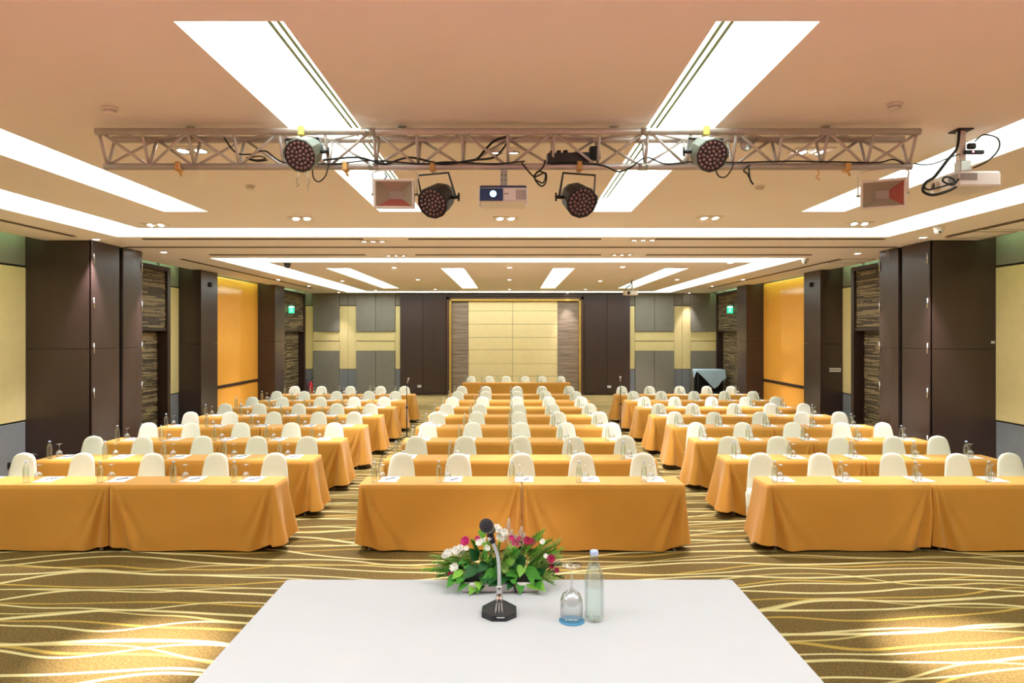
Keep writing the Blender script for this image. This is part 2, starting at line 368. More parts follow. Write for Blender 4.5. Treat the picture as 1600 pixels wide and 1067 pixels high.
for sgn in (-1, 1):
    segs = [(-3.6+1.51*i, -3.6+1.51*(i+1)) for i in range(10)] + [(15.88, 16.8), (26.32, 26.97)]
    for (a, b_) in segs:
        wpanel(sgn, a, b_, 0.0, ZB, GREYB); wpanel(sgn, a, b_, ZB+0.02, ZT, YEL, 0.035); wpanel(sgn, a, b_, ZT+0.025, TOPZ, GREY, 0.03)
    # amber lacquered bay with a dark rail
    for (a, b_) in ((17.76, 19.2), (19.2, 20.64), (20.64, 22.06)):
        wpanel(sgn, a, b_, 0.96, 4.02, AMBER, 0.03, g=0.001, b=0.002); wpanel(sgn, a, b_, 0.0, 0.88, AMBER, 0.03, g=0.001, b=0.002)
    wpanel(sgn, 17.76, 22.06, 0.88, 0.96, DARKB, 0.06, 'rail'); wpanel(sgn, 17.76, 22.06, 4.03, TOPZ, BRONZE, 0.05)
    # door bays
    for k, (a, b_) in enumerate(((13.4, 15.86), (23.25, 26.30))):
        n = {(-1,0): 1, (-1,1): 2, (1,0): 3, (1,1): 4}[(sgn,k)]
        dr = bpy.data.objects.new('door_%d' % n, None); COL.objects.link(dr); dr.location = (sgn*WX, (a+b_)/2, 0)
        struct(dr, 'slatted double door in the %s wall, %s bay' % ('left' if sgn < 0 else 'right', ('nearer', 'farther')[k]), 'door')
        yc = (a+b_)/2
        def dbox(name, mat, d0, d1, y0, y1, z0, z1, b=0.006):
            xa = -sgn*d0; xb = -sgn*d1
            return box(name, mat, min(xa,xb), max(xa,xb), y0-yc, y1-yc, z0, z1, dr, b)
        fw = 0.14
        dbox('frame', DARKB, 0.0, 0.30, a, a+fw, 0, 3.96); dbox('frame', DARKB, 0.0, 0.30, b_-fw, b_, 0, 3.96); dbox('frame', DARKB, 0.0, 0.30, a+fw, b_-fw, 3.86, 3.96)
        dbox('lintel', DARKB, 0.0, 0.27, a+fw, b_-fw, 2.48, 2.56)
        def slats(name, d0, y0, y1, z0, z1, seed):
            rnd = random.Random(seed); m = MB(); z = z0
            m.box(min(-sgn*(d0-0.02), -sgn*d0), max(-sgn*(d0-0.02), -sgn*d0), y0-yc, y1-yc, z0, z1, 0)
            while z < z1-0.005:
                h = rnd.uniform(0.014, 0.032); h = min(h, z1-z); y = y0
                while y < y1-0.02:
                    l = min(rnd.uniform(0.35, 1.0), y1-y); t = rnd.uniform(0.006, 0.03)
                    m.box(min(-sgn*d0, -sgn*(d0+t)), max(-sgn*d0, -sgn*(d0+t)), y-yc, y+l-yc-0.006, z+0.004, z+h-0.003, 0 if rnd.random() < 0.5 else 1); y += l
                z += h
            o = m.build(name, [SLATD, SLATL], dr); o['kind'] = 'stuff'; return o
        slats('slatted_overpanel', 0.23, a+fw, b_-fw, 2.56, 3.86, 10+n)
        ym = (a+b_)/2
        for (p, q) in ((a+fw+0.01, ym-0.006), (ym+0.006, b_-fw-0.01)):
            slats('slatted_leaf', 0.05, p, q, 0.01, 2.47, 30+n)
    # wall behind the folded partition stack
    wpanel(sgn, 11.5, 13.4, 0, TOPZ, BROWN, 0.02)
    # columns
    for k, (a, b_) in enumerate(((16.8, 17.75), (22.07, 23.0))):
        t = bpy.data.objects.new('wall_column', None); COL.objects.link(t); t.location = (sgn*WX, a, 0)
        struct(t, 'brown clad column on the %s, %s' % ('left' if sgn < 0 else 'right', ('nearer the stage than the amber bay', 'beyond the amber bay')[k]), 'column')
        d = WX-7.62
        for (z0, z1, dd) in ((0.1, 2.16, d), (2.165, RZ-0.004, d)):
            m = MB(); m.bbox(min(0,-sgn*dd), max(0,-sgn*dd), 0, b_-a, z0, z1, 0.004); m.build('cladding', BROWN, t)
        m = MB(); m.box(min(0,-sgn*(WX-CE-0.01)), max(0,-sgn*(WX-CE-0.01)), 0, b_-a, RZ-0.004, TOPZ); m.build('cladding', BROWN, t)
        m = MB(); m.box(min(0,-sgn*(d+0.012)), max(0,-sgn*(d+0.012)), -0.012, b_-a+0.012, 0, 0.1); m.build('plinth', DARKB, t)
    # fluorescent strip in the wall slot
    t = thing('strip_light', 'greenish fluorescent strip in the slot above the %s wall' % ('left' if sgn < 0 else 'right'), 'light', (sgn*(CE+0.03), 0, RZ+0.13), group='wall slot strip lights')
    for (a, b_) in ((-3.4, 3.9), (4.0, 11.4), (13.2, 16.7), (17.85, 22.0), (23.1, 26.9)):
        m = MB(); m.tube([(0,a,0),(0,b_,0)], 0.02, 8); m.build('tube', TUBE, t)

# far wall
def bpanel(px0, px1, z0, z1, mat, t=0.03, name='panel', parent=None, g=0.006, b=0.006):
    s = FPX/27.0
    return box(name, mat, (px0-798)/s+g, (px1-798)/s-g, Y1-t, Y1, z0+g, z1-g, parent or wb, b)
def cross_panel(px0, px1, split):
    cuts = [px0, px1] if not split else [px0, split, px1]
    for a, b_ in zip(cuts[:-1], cuts[1:]):
        bpanel(a, b_, 2.49, RZ, GREY, 0.10); bpanel(a, b_, 0.05, 1.73, GREY, 0.10)
    for (z0, z1) in ((1.73, 2.10), (2.12, 2.49)): bpanel(px0, px1, z0, z1, YEL, 0.06, g=0.003)
def post_panel(px0, px1, t):
    bpanel(px0, px1, 0.05, 1.0, GREYB, t); bpanel(px0, px1, 1.01, 3.50, YEL, t, g=0.003); bpanel(px0, px1, 3.52, RZ+0.3, GREY, t)
for mir in (False, True):
    f = (lambda a, b_: (a, b_)) if not mir else (lambda a, b_: (1609.5-b_, 1609.5-a))
    p = f(474.5, 490); post_panel(p[0], p[1], 0.04)
    p = f(490, 531); cross_panel(p[0], p[1], None)
    p = f(531, 544); post_panel(p[0], p[1], 0.05)
    p = f(544, 557); post_panel(p[0], p[1], 0.03)
    p = f(557, 618); cross_panel(p[0], p[1], p[0]+30.5)
    p = f(618, 626); post_panel(p[0], p[1], 0.04)
    p = f(626, 661.5); bpanel(p[0], p[1], 0.08, RZ, BROWN, 0.14, g=0.003)
    p = f(661.5, 698); bpanel(p[0], p[1], 0.08, RZ, BROWN, 0.14, g=0.003)
struct(box('baseboard_back', DARKB, -4.35, 4.6, Y1-0.16, Y1-0.001, 0, 0.08), 'dark skirting along the far wall', 'baseboard')
bpanel(698, 911.5, 3.86, RZ, BROWN, 0.14, g=0.0)
# framed centre
tf = bpy.data.objects.new('trim_1', None); COL.objects.link(tf); tf.location = (0, Y1, 0); struct(tf, 'bronze and gold moulding framing the cream padded centre', 'trim')
sB = FPX/27.0
def fx(px): return (px-798)/sB
for (a, b_, mat, t, top) in ((698.5, 702.5, BRONZE, 0.17, 3.85), (702.5, 705.5, GOLD, 0.20, 3.77)):
    for c in ((a, b_), (1609.5-b_, 1609.5-a)):
        m = MB(); m.bbox(fx(c[0]), fx(c[1]), -t, 0, 0, top, 0.008); m.build('upright', mat, tf)
    wd = (b_-a)/sB
    m = MB(); m.bbox(fx(a), fx(1609.5-a), -t, 0, top-wd, top, 0.008); m.build('head', mat, tf)
    if mat is BRONZE:
        for c in (a+2, 1609.5-a-2):
            for q in range(34):
                m = MB(); m.bbox(fx(c)-0.025, fx(c)+0.025, -t-0.012, -t, 0.1+q*0.108, 0.16+q*0.108, 0.006); m.build('bead', BRONZE, tf)
for c in ((705.5, 732), (871, 904)):
    bpanel(c[0], c[1], 0.05, 3.70, WOODS, 0.05, g=0.001)
zc = [0.05, 0.72, 1.22, 1.76, 2.25, 2.78, 3.30, 3.70]
for (a, b_) in ((732, 801), (801, 871)):
    for z0, z1 in zip(zc[:-1], zc[1:]): bpanel(a, b_, z0, z1, CREAMP, 0.07, 'padded_panel', g=0.004, b=0.012)

# ------------------------------------------------------------------ folded partition stacks by the side walls
for sgn in (-1, 1):
    nm = 'left' if sgn < 0 else 'right'
    t = thing('folding_partition', 'tall dark brown folded partition stack standing against the %s wall' % nm, 'partition', (sgn*7.05, 11.5, 0), group='folded partition stacks')
    def pb(name, mat, x0, x1, y0, y1, z0, z1, b=0.004):
        m = MB(); m.bbox(min(sgn*x0,sgn*x1), max(sgn*x0,sgn*x1), y0, y1, z0, z1, b); return m.build(name, mat, t)
    w_ = WX-7.05-0.005
    pb('end_panel', BROWN, 0.02, w_, 0.0, 0.06, 0.02, 2.165); pb('end_panel', BROWN, 0.02, w_, 0.0, 0.06, 2.17, RZ-0.004)
    m = MB(); m.box(min(sgn*0.83,sgn*w_), max(sgn*0.83,sgn*w_), 0.0, 1.5, RZ-0.004, TOPZ-0.01); m.build('top_infill', BROWN, t)
    for (a, b_, d) in ((0.0, 0.80, 0.0), (0.92, 1.56, 0.0)):
        for (z0, z1) in ((0.02, 2.165), (2.17, RZ-0.006)): pb('leaf', BROWN, d, d+0.05, a, b_, z0, z1)
    pb('dark_gap', BLACKR, 0.06, 0.09, 0.78, 0.94, 0.02, RZ-0.01); pb('rear_panel', BROWN, 0.06, w_, 1.50, 1.55, 0.02, RZ-0.006)
    for yh in (0.035, 1.53):
        for zh in (0.62, 1.42, 2.18, 2.94, 3.70):
            m = MB(); m.tube([(-sgn*0.008,yh,zh-0.09),(-sgn*0.008,yh,zh+0.09)], 0.013, 8); m.build('hinge', CHROME, t)

# ------------------------------------------------------------------ stage under the white table
stg = thing('stage', 'low carpeted stage under the white table', 'stage', (0, -0.3, 0))
for q in range(6):
    a = -7.2+2.4*q; m = MB(); m.bbox(a+0.003, a+2.397, -3.25, 3.25, 0.0, 0.69, 0.006); m.build('stage_deck', STAGEC, stg)

# ------------------------------------------------------------------ cloth over tables
def cloth_mesh(name, Lx, Wy, H, seed, flare=(0.03,0.03), mat=ORANGE, ripple=1.0, n_long=70, n_short=22, rows=13, hem=0.012):
    """draped rectangular cloth; local origin at floor centre; flare=(left,right) outward swing of the ends"""
    rnd = random.Random(seed); hx, hy = Lx/2, Wy/2; r = 0.018
    per = []                                        # (x,y,nx,ny,corner distance,which side)
    def edge(p0, p1, nrm, n, sd):
        for i in range(n):
            u = i/(n-1); u = 0.5-0.5*math.cos(PI*u) if True else u
            u = 0.6*u+0.4*i/(n-1)
            x = p0[0]+(p1[0]-p0[0])*u; y = p0[1]+(p1[1]-p0[1])*u
            ln = math.hypot(p1[0]-p0[0], p1[1]-p0[1]); per.append((x, y, nrm[0], nrm[1], u*ln, (1-u)*ln, sd))
    def corner(cx, cy, a0):
        for i in range(1, 6):
            a = a0+PI/2*i/6; per.append((cx+r*math.cos(a), cy+r*math.sin(a), math.cos(a), math.sin(a), 0, 0, 4))
    edge((-hx+r,-hy), (hx-r,-hy), (0,-1), n_long, 0); corner(hx-r,-hy+r,-PI/2)
    edge((hx,-hy+r), (hx,hy-r), (1,0), n_short, 1); corner(hx-r,hy-r,0)
    edge((hx-r,hy), (-hx+r,hy), (0,1), n_long, 2); corner(-hx+r,hy-r,PI/2)
    edge((-hx,hy-r), (-hx,-hy+r), (-1,0), n_short, 3); corner(-hx+r,-hy+r,PI)
    n = len(per); ph = [rnd.uniform(0, 6.28) for _ in range(12)]; amp = [rnd.uniform(0.6, 1.4) for _ in range(8)]
    vs = []; 
    for j in range(rows+1):
        d = j/rows
        for (x, y, nx_, ny_, c0, c1, sd) in per:
            cd = min(c0, c1)
            near = math.exp(-(cd/0.20)**2); wide = math.exp(-(cd/(0.12+0.26*d))**2); fl = flare[0] if x < 0 else flare[1]
            long_side = sd in (0, 2)
            dd = d**1.25
            if long_side:
                o = 0.012*dd + ripple*(0.006*math.sin(x*5.1+ph[0])+0.004*math.sin(x*11.3+ph[1]))*dd
                # slanting drape lines falling from the corner
                o += ripple*0.034*amp[0 if x < 0 else 1]*wide*(0.62+math.sin(9.0*cd/(0.06+0.34*d**1.3)+ph[2]*0.3))*min(1, d*2.2)
                o += ripple*0.010*amp[4]*math.sin(17.0*cd/(0.10+0.4*d)+ph[6])*wide*min(1, d*3)
                o += ripple*0.006*math.sin(x*3.1+d*5+ph[7])*math.sin(d*PI)
                o += 0.25*max(0, fl)*near*dd
                # ironed fold lines
                for fxk in (-Lx/6, Lx/6): o += 0.0035*max(0, 1-abs(x-fxk)/0.02)*min(1, d*5)
                o += 0.003*max(0, 1-abs(d-0.55)/0.05)
            else:
                o = (fl*0.75)*dd + ripple*0.030*amp[2 if x < 0 else 3]*math.sin(y*13.0+ph[4])*dd*(1 if fl > 0.02 else 0.3)
                o += max(0, fl)*0.45*near*dd
                if sd == 4: o += 0.10*max(0, fl)*dd
            o = max(o, -0.010)
            if j == 0: o = -0.004
            # near an end that touches its neighbour the cloth is pulled in at the bottom
            pull = -0.035*near*dd if (fl < 0.02 and long_side) else 0.0
            lift = ((0.085 if fl > 0.02 else 0.05)*math.exp(-(cd/0.13)**2) + 0.006*(1+math.sin(x*6+ph[5]))*(1-near))
            z = H-(H-hem-lift*1.0)*d if j else H
            vs.append((x+nx_*o - (pull and (1 if x > 0 else -1)*0.03*near*dd), y+ny_*o+ny_*pull*0.5, z))
    fs = []
    for j in range(rows):
        for k in range(n): fs.append((j*n+(k+1)%n, j*n+k, (j+1)*n+k, (j+1)*n+(k+1)%n))
    fs.append(tuple(range(n)))
    m = MB(); m.add(vs, fs[:-1], 0, True); m.f.append(fs[-1]); m.mi.append(0); m.sm.append(False)
    return m.mesh(name, mat)

TH = 0.745; TW = 0.46
ROWY = [7.61, 9.05, 10.60, 12.18, 13.75, 15.30, 16.90, 18.55]
ROWN = ['front', 'second', 'third', 'fourth', 'fifth', 'sixth', 'seventh', 'rearmost']
BLOCK = {'left': (-6.33, -2.63), 'middle': (-1.70, 1.95), 'right': (2.86, 6.55)}
# a table's frame: built once
def table_proto():
    top = MB(); top.bbox(-0.875, 0.875, -0.205, 0.205, TH-0.037, TH-0.012, 0.004)
    leg = MB(); leg.tube([(0,0,0.0),(0,0,TH-0.037)], 0.016, 8); leg.lathe([(0.022,0),(0.022,0.02)], 8, cap1=True)
    return top.mesh('tabletop', WOODS), leg.mesh('leg', STEEL)
TOPM, LEGM = table_proto()
def put_table(x, y, label, group):
    t = thing('banquet_table', label, 'table', (x, y, 0), group=group); obj('tabletop', TOPM, t)
    for sx in (-1, 1):
        for sy in (-1, 1): obj('leg', LEGM, t, (sx*0.80, sy*0.15, 0))
    return t
LEN = {b_: (v[1]-v[0])/2-0.006 for b_, v in BLOCK.items()}
CL = {}
for b_ in BLOCK:
    for hf in (0, 1):
        fl_ = {('left',0): (0.07,-0.01), ('left',1): (-0.01,0.085), ('middle',0): (0.03,-0.01), ('middle',1): (-0.01,0.03), ('right',0): (0.10,-0.01), ('right',1): (-0.01,0.07)}[(b_,hf)]
        CL[(b_,hf)] = [cloth_mesh('tablecloth', LEN[b_], TW, TH, 100+hash_, fl_) for hash_ in ((11+hf*3, 27+hf*5, 41+hf*7) if b_ != 'middle' else (12+hf, 33+hf, 58+hf))]
rndT = random.Random(4)
for b_ in BLOCK:
    x0, x1 = BLOCK[b_]; hw = (x1-x0)/2
    for r, y in enumerate(ROWY):
        for hf in (0, 1):
            xc = x0+hw*(0.5+hf); yc = y+TW/2; sd = 'left' if hf == 0 else 'right'
            jx, jy = rndT.uniform(-0.001, 0.001)*(r > 0), rndT.uniform(-0.012, 0.012)*(r > 0)
            put_table(xc+jx, yc+jy, 'folding table under the %s orange cloth, %s row of the %s block' % (sd, ROWN[r], b_), 'tables in the %s block' % b_)
            c = obj('tablecloth', CL[(b_,hf)][(r*2+hf) % 3 if r else 0], None, (xc+jx, yc+jy, 0))
            tag(c, 'orange tablecloth on the %s table of the %s row, %s block' % (sd, ROWN[r], b_), 'tablecloth', 'orange tablecloths in the %s block' % b_)
# head table by the far wall
for hf in (0, 1):
    xc = -1.64+1.832*(0.5+hf); sd = ('left', 'right')[hf]
    put_table(xc, 23.3, 'folding table under the %s half of the far head table' % sd, 'head table by the cream wall')
    c = obj('tablecloth', CL[('middle',hf)][1], None, (xc, 23.3, 0)); tag(c, 'orange tablecloth on the %s half of the head table by the cream wall' % sd, 'tablecloth', 'head table cloths')

# ------------------------------------------------------------------ chairs in stretch covers
def chair_meshes():
    # backrest: loft of an arched outline leaning back (+Y)
    m = MB(); zs = [0.44, 0.52, 0.62, 0.72, 0.79, 0.835, 0.865, 0.887, 0.900, 0.906]
    ws = [0.200, 0.190, 0.178, 0.165, 0.152, 0.138, 0.118, 0.090, 0.054, 0.015]; n = 20; vs = []; fs = []
    for z, wd in zip(zs, ws):
        yb = 0.0+(z-0.44)*0.16; th = 0.026 if wd > 0.1 else 0.026*(0.35+0.65*wd/0.1)
        for k in range(n):
            t = 2*PI*k/n; c, s_ = math.cos(t), math.sin(t)
            ex = wd*math.copysign(abs(c)**0.5, c); ey = th*math.copysign(abs(s_)**0.7, s_)
            vs.append((ex, yb+ey-0.012*(1-(ex/0.2)**2), z))
    for i in range(len(zs)-1):
        for k in range(n): fs.append((i*n+k, i*n+(k+1)%n, (i+1)*n+(k+1)%n, (i+1)*n+k))
    fs.append(tuple((len(zs)-1)*n+k for k in range(n))); m.add(vs, fs, 0, True); back = m.mesh('backrest', CREAM)
    # seat with a stretched skirt arching between the legs
    m = MB(); ring = []; vs = []; fs = []
    def rect(hx, hy, z, rr=0.05, q=5):
        out = []
        for (cx, cy, a0) in ((hx-rr,-hy+rr,-PI/2), (hx-rr,hy-rr,0), (-hx+rr,hy-rr,PI/2), (-hx+rr,-hy+rr,PI)):
            for i in range(q):
                a = a0+PI/2*i/(q-1); out.append((cx+rr*math.cos(a), cy+rr*math.sin(a), z))
        return out
    layers = [rect(0.15,0.15,0.478), rect(0.19,0.19,0.470), rect(0.205,0.205,0.45), rect(0.205,0.205,0.40), rect(0.21,0.21,0.30)]
    nn = len(layers[0])
    for li, l in enumerate(layers):
        for (x, y, z) in l:
            if li == 4: z = 0.38-0.20*max(0, (abs(x)*abs(y)/0.21**2-0.35))/0.65
            vs.append((x, y, z))
    for i in range(len(layers)-1):
        for k in range(nn): fs.append((i*nn+(k+1)%nn, i*nn+k, (i+1)*nn+k, (i+1)*nn+(k+1)%nn))
    fs.append(tuple(range(nn))); m.add(vs, fs, 0, True); seat = m.mesh('seat', CREAM)
    m = MB(); m.tube([(0,0,0),(0,0,0.15),(0,0,0.42)], [0.018,0.024,0.034], 8); leg = m.mesh('leg', CREAM)
    return back, seat, leg
CB, CS, CLG = chair_meshes()
CREASE = []
def put_chair(x, y, rz, label, group):
    t = thing('banquet_chair', label, 'chair', (x, y, 0), (0,0,rz), group)
    obj('backrest', CB, t, (0, 0.19, 0)); obj('seat', CS, t)
    for sx in (-1, 1):
        for sy in (-1, 1): obj('leg', CLG, t, (sx*0.18, sy*0.18, 0))
    return t

# ------------------------------------------------------------------ bottles, goblets, paper, pens
def bottle_meshes(n):
    g = MB(); g.lathe([(0.0,0.0),(0.026,0.0),(0.0325,0.006),(0.0335,0.02),(0.0335,0.134),(0.0325,0.150),(0.028,0.170),(0.020,0.193),(0.0145,0.210),(0.0135,0.222),(0.0142,0.224),(0.0142,0.230)], n)
    wv = MB(); wv.lathe([(0.0,0.007),(0.0275,0.007),(0.0305,0.012),(0.0312,0.02),(0.0312,0.134),(0.0302,0.150),(0.0258,0.170),(0.018,0.192),(0.0,0.1925)], n)
    cp = MB(); cp.lathe([(0.0146,0.226),(0.0148,0.236),(0.0130,0.241),(0.0,0.2415)], n)
    return g.mesh('glass_body', BGLASS), wv.mesh('water', WATER), cp.mesh('cap', CAPM)
BG, BW, BC = bottle_meshes(14); BGf, BWf, BCf = bottle_meshes(36)
def put_bottle(x, y, z, label, group, fine=False):
    t = thing('water_bottle', label, 'bottle', (x, y, z), group=group)
    for nm_, me in zip(('glass_body', 'water', 'cap'), (BGf,BWf,BCf) if fine else (BG,BW,BC)): obj(nm_, me, t)
    return t
def goblet_meshes(n):
    # upside down: rim on the table, foot in the air
    bw = MB(); bw.lathe([(0.036,0.0),(0.0395,0.02),(0.0405,0.045),(0.038,0.070),(0.030,0.088),(0.016,0.099),(0.0065,0.104)], n)
    bw.lathe([(0.0348,0.0),(0.0383,0.02),(0.0393,0.045),(0.0368,0.069),(0.0285,0.086),(0.012,0.0955),(0.0,0.097)], n)
    st = MB(); st.lathe([(0.0065,0.104),(0.0045,0.115),(0.0042,0.150),(0.006,0.168),(0.010,0.178)], n)
    ft = MB(); ft.lathe([(0.010,0.178),(0.026,0.183),(0.0350,0.186),(0.0355,0.1885),(0.0,0.190)], n)
    return bw.mesh('bowl', GLASS), st.mesh('stem', GLASS), ft.mesh('foot', GLASS)
WG = goblet_meshes(14); WGf = goblet_meshes(40)
def put_goblet(x, y, z, label, group, fine=False):
    t = thing('goblet', label, 'glass', (x, y, z), group=group)
    for nm_, me in zip(('bowl', 'stem', 'foot'), WGf if fine else WG): obj(nm_, me, t)
    return t
pp = MB(); pp.box(-0.105, 0.105, -0.148, 0.148, 0, 0.0015); PAPERM = pp.mesh('sheet', PAPER)
pn = MB(); pn.tube([(-0.07,0,0.0045),(-0.062,0,0.0045),(0.07,0,0.0045)], [0.0015,0.0045,0.0045], 6); PENB = pn.mesh('barrel', PENM)
pn = MB(); pn.box(0.03,0.072,-0.0015,0.0015,0.008,0.0105); PENC = pn.mesh('clip', CHROME)

SEATX = {'left': [(-6.20,-6.05), (-5.46,-5.33), (-4.60,-4.52), (-3.76,-3.69), (-3.04,-2.98)],
         'middle': [(-1.41,-1.39), (-0.68,-0.67), (0.17,0.145), (0.92,0.92), (1.71,1.667)],
         'right': [(3.21,3.14), (3.98,3.87), (4.84,4.73), (5.67,5.56), (6.36,6.28)]}
SEATN = ['leftmost', 'second from left', 'middle', 'second from right', 'rightmost']
rndS = random.Random(21)
for b_ in BLOCK:
    for r, y in enumerate(ROWY):
        for q, (cx, px_) in enumerate(SEATX[b_]):
            where = '%s seat, %s row, %s block' % (SEATN[q], ROWN[r], b_)
            j = lambda a: rndS.uniform(-a, a)
            put_chair(cx+j(0.025), y+TW+0.40+j(0.03), j(0.06), 'cream covered chair at the '+where, 'cream covered chairs in the %s block' % b_)
            x = px_+j(0.02); sgn = 1
            p = thing('note_paper', 'white sheet of paper at the '+where, 'paper', (x, y+0.29+j(0.01), TH+0.0012), (0,0,j(0.05)), 'papers in the %s block' % b_)
            obj('sheet', PAPERM, p)
            e = thing('pen', 'dark pen lying on the paper at the '+where, 'pen', (x+0.01+j(0.015), y+0.29+j(0.02), TH+0.003), (0,0,0.95+j(0.15)), 'pens in the %s block' % b_)
            obj('barrel', PENB, e); obj('clip', PENC, e)
            put_bottle(x-0.145+j(0.008), y+0.13+j(0.012), TH+0.001, 'clear water bottle at the '+where, 'water bottles in the %s block' % b_)
            put_goblet(x-0.055+j(0.01), y+0.20+j(0.012), TH+0.0030, 'upturned wine goblet at the '+where, 'upturned goblets in the %s block' % b_)
HN = ['leftmost', 'second from left', 'third from left', 'third from right', 'second from right', 'rightmost']
for q, (cx, bx_) in enumerate(((-1.40,-1.52), (-0.76,-0.98), (-0.15,-0.45), (0.52,0.28), (1.12,0.92), (1.78,1.60))):
    put_chair(cx, 23.95, 0, 'cream covered chair behind the far head table, '+HN[q], 'chairs at the head table')
    put_bottle(bx_, 23.2, TH+0.001, 'clear water bottle on the far head table, '+HN[q], 'bottles on the head table')
    put_goblet(bx_+0.1, 23.25, TH+0.001, 'upturned goblet on the far head table, '+HN[q], 'goblets on the head table')

# ------------------------------------------------------------------ white table on the stage and what stands on it
SZ = 0.69; WTZ = 1.44
wt = thing('stage_table', 'folding table on the stage under the white cloth', 'table', (-0.005, 2.25, SZ))
m = MB(); m.bbox(-0.89, 0.89, -0.50, 0.50, 0.70, 0.736, 0.004); m.build('tabletop', WOODS, wt)
for sx in (-1, 1):
    for sy in (-1, 1):
        m = MB(); m.tube([(sx*0.8, sy*0.42, 0), (sx*0.8, sy*0.42, 0.70)], 0.018, 8); m.build('leg', STEEL, wt)
wc = obj('tablecloth', cloth_mesh('white_tablecloth', 1.81, 1.04, 0.75, 5, (0.04,0.04), WCLOTH, 0.8, 70, 40), None, (-0.005, 2.25, SZ))
tag(wc, 'plain white tablecloth in the foreground on the stage table', 'tablecloth')

# gooseneck microphone
mx_, my_ = -0.041, 2.425
mic = thing('desk_microphone', 'black gooseneck microphone on an octagonal base on the white table', 'microphone', (mx_, my_, WTZ))
def octa(r, z): return [(r*math.cos(PI/8+PI/4*k), r*math.sin(PI/8+PI/4*k), z) for k in range(8)]
m = MB(); vs = octa(0.066,0)+octa(0.066,0.020)+octa(0.020,0.048); fs = []
for i in range(2):
    for k in range(8): fs.append((i*8+k, i*8+(k+1)%8, (i+1)*8+(k+1)%8, (i+1)*8+k))
fs += [tuple(range(8))[::-1], tuple(range(16,24))]; m.add(vs, fs); base = m.build('base', BLACK, mic)
for dx in (-0.012, 0.0, 0.012):
    m = MB(); m.tube([(dx*0.7,-0.019,0.0475),(dx,-0.056,0.0265)], 0.0022, 6); m.build('rib', STEEL, base)
m = MB(); m.box(-0.008, 0.020, -0.0625, -0.0605, 0.012, 0.0165); m.build('badge', CHROME, base)
m = MB(); m.lathe([(0.012,0.046),(0.012,0.060),(0.010,0.061),(0.010,0.095),(0.011,0.096),(0.011,0.101),(0.0075,0.103)], 16, cap1=True); m.build('collar', CHROME, mic)
gp = smoothpath([(0,0,0.09), (0,0.0,0.15), (-0.004,-0.008,0.205), (-0.016,-0.022,0.25), (-0.026,-0.034,0.275)], 8)
m = MB()
ptl = []; rl = []
for i in range(len(gp)*3-2):
    a = gp[i//3]; b_ = gp[min(i//3+1, len(gp)-1)]; ptl.append(a.lerp(b_, (i % 3)/3)); rl.append(0.0066 if i % 2 else 0.0072)
m.tube(ptl, rl, 12); m.build('gooseneck', CHROME, mic)
m = MB(); m.tube([(-0.022,-0.030,0.266),(-0.030,-0.040,0.292),(-0.031,-0.046,0.312)], [0.010,0.0125,0.012], 12); cl = m.build('swivel', BLACKR, mic)
m = MB(); m.tube([(-0.036,-0.052,0.283),(-0.024,-0.040,0.286)], 0.006, 10); m.build('swivel_screw', CHROME, cl)
d = Vector((-0.012,-0.115,0.046)); p0 = Vector((-0.028,-0.030,0.310))
m = MB(); m.tube([p0-d*0.25, p0, p0+d*0.55, p0+d*0.85], [0.012,0.0155,0.019,0.0215], 18); m.build('microphone_body', BLACK, mic)
m = MB(); m.tube([p0+d*0.83, p0+d*0.91], 0.0235, 20); m.build('ring', STEEL, mic)
c = p0+d*1.05; m = MB(); A = aim(d); A.translation = c
m.lathe([(0.0235*math.sin(PI*(1-k/14.0))*1.0 if 0 < k < 14 else 0.0001, -0.0235*math.cos(PI*k/14.0)) for k in range(15)], 24, M=A); m.build('grille', MESHB, mic)

# bottle, goblet and coaster
put_bottle(0.291, 2.38, WTZ+0.001, 'clear glass water bottle on the white table beside the goblet', None, True)
cs = thing('coaster', 'round blue paper coaster under the goblet on the white table', 'coaster', (0.212, 2.37, WTZ+0.0005))
m = MB(); m.lathe([(0.0,0.0),(0.0445,0.0),(0.0445,0.002),(0.0,0.002)], 40, smooth=False); dk = m.build('disc', COAST, cs)
m = MB()
for k, (x_, w_, h_) in enumerate(((-0.019,0.006,0.010),(-0.011,0.002,0.011),(-0.006,0.002,0.011),(-0.001,0.004,0.011),(0.006,0.002,0.011),(0.011,0.004,0.010),(0.017,0.005,0.009))): m.box(x_-w_/2, x_+w_/2, -0.004, -0.004+h_, 0.002, 0.0023)
m.build('print', PAPER, dk)
put_goblet(0.212, 2.38, WTZ+0.0027, 'large upturned wine goblet on the blue coaster', None, True)

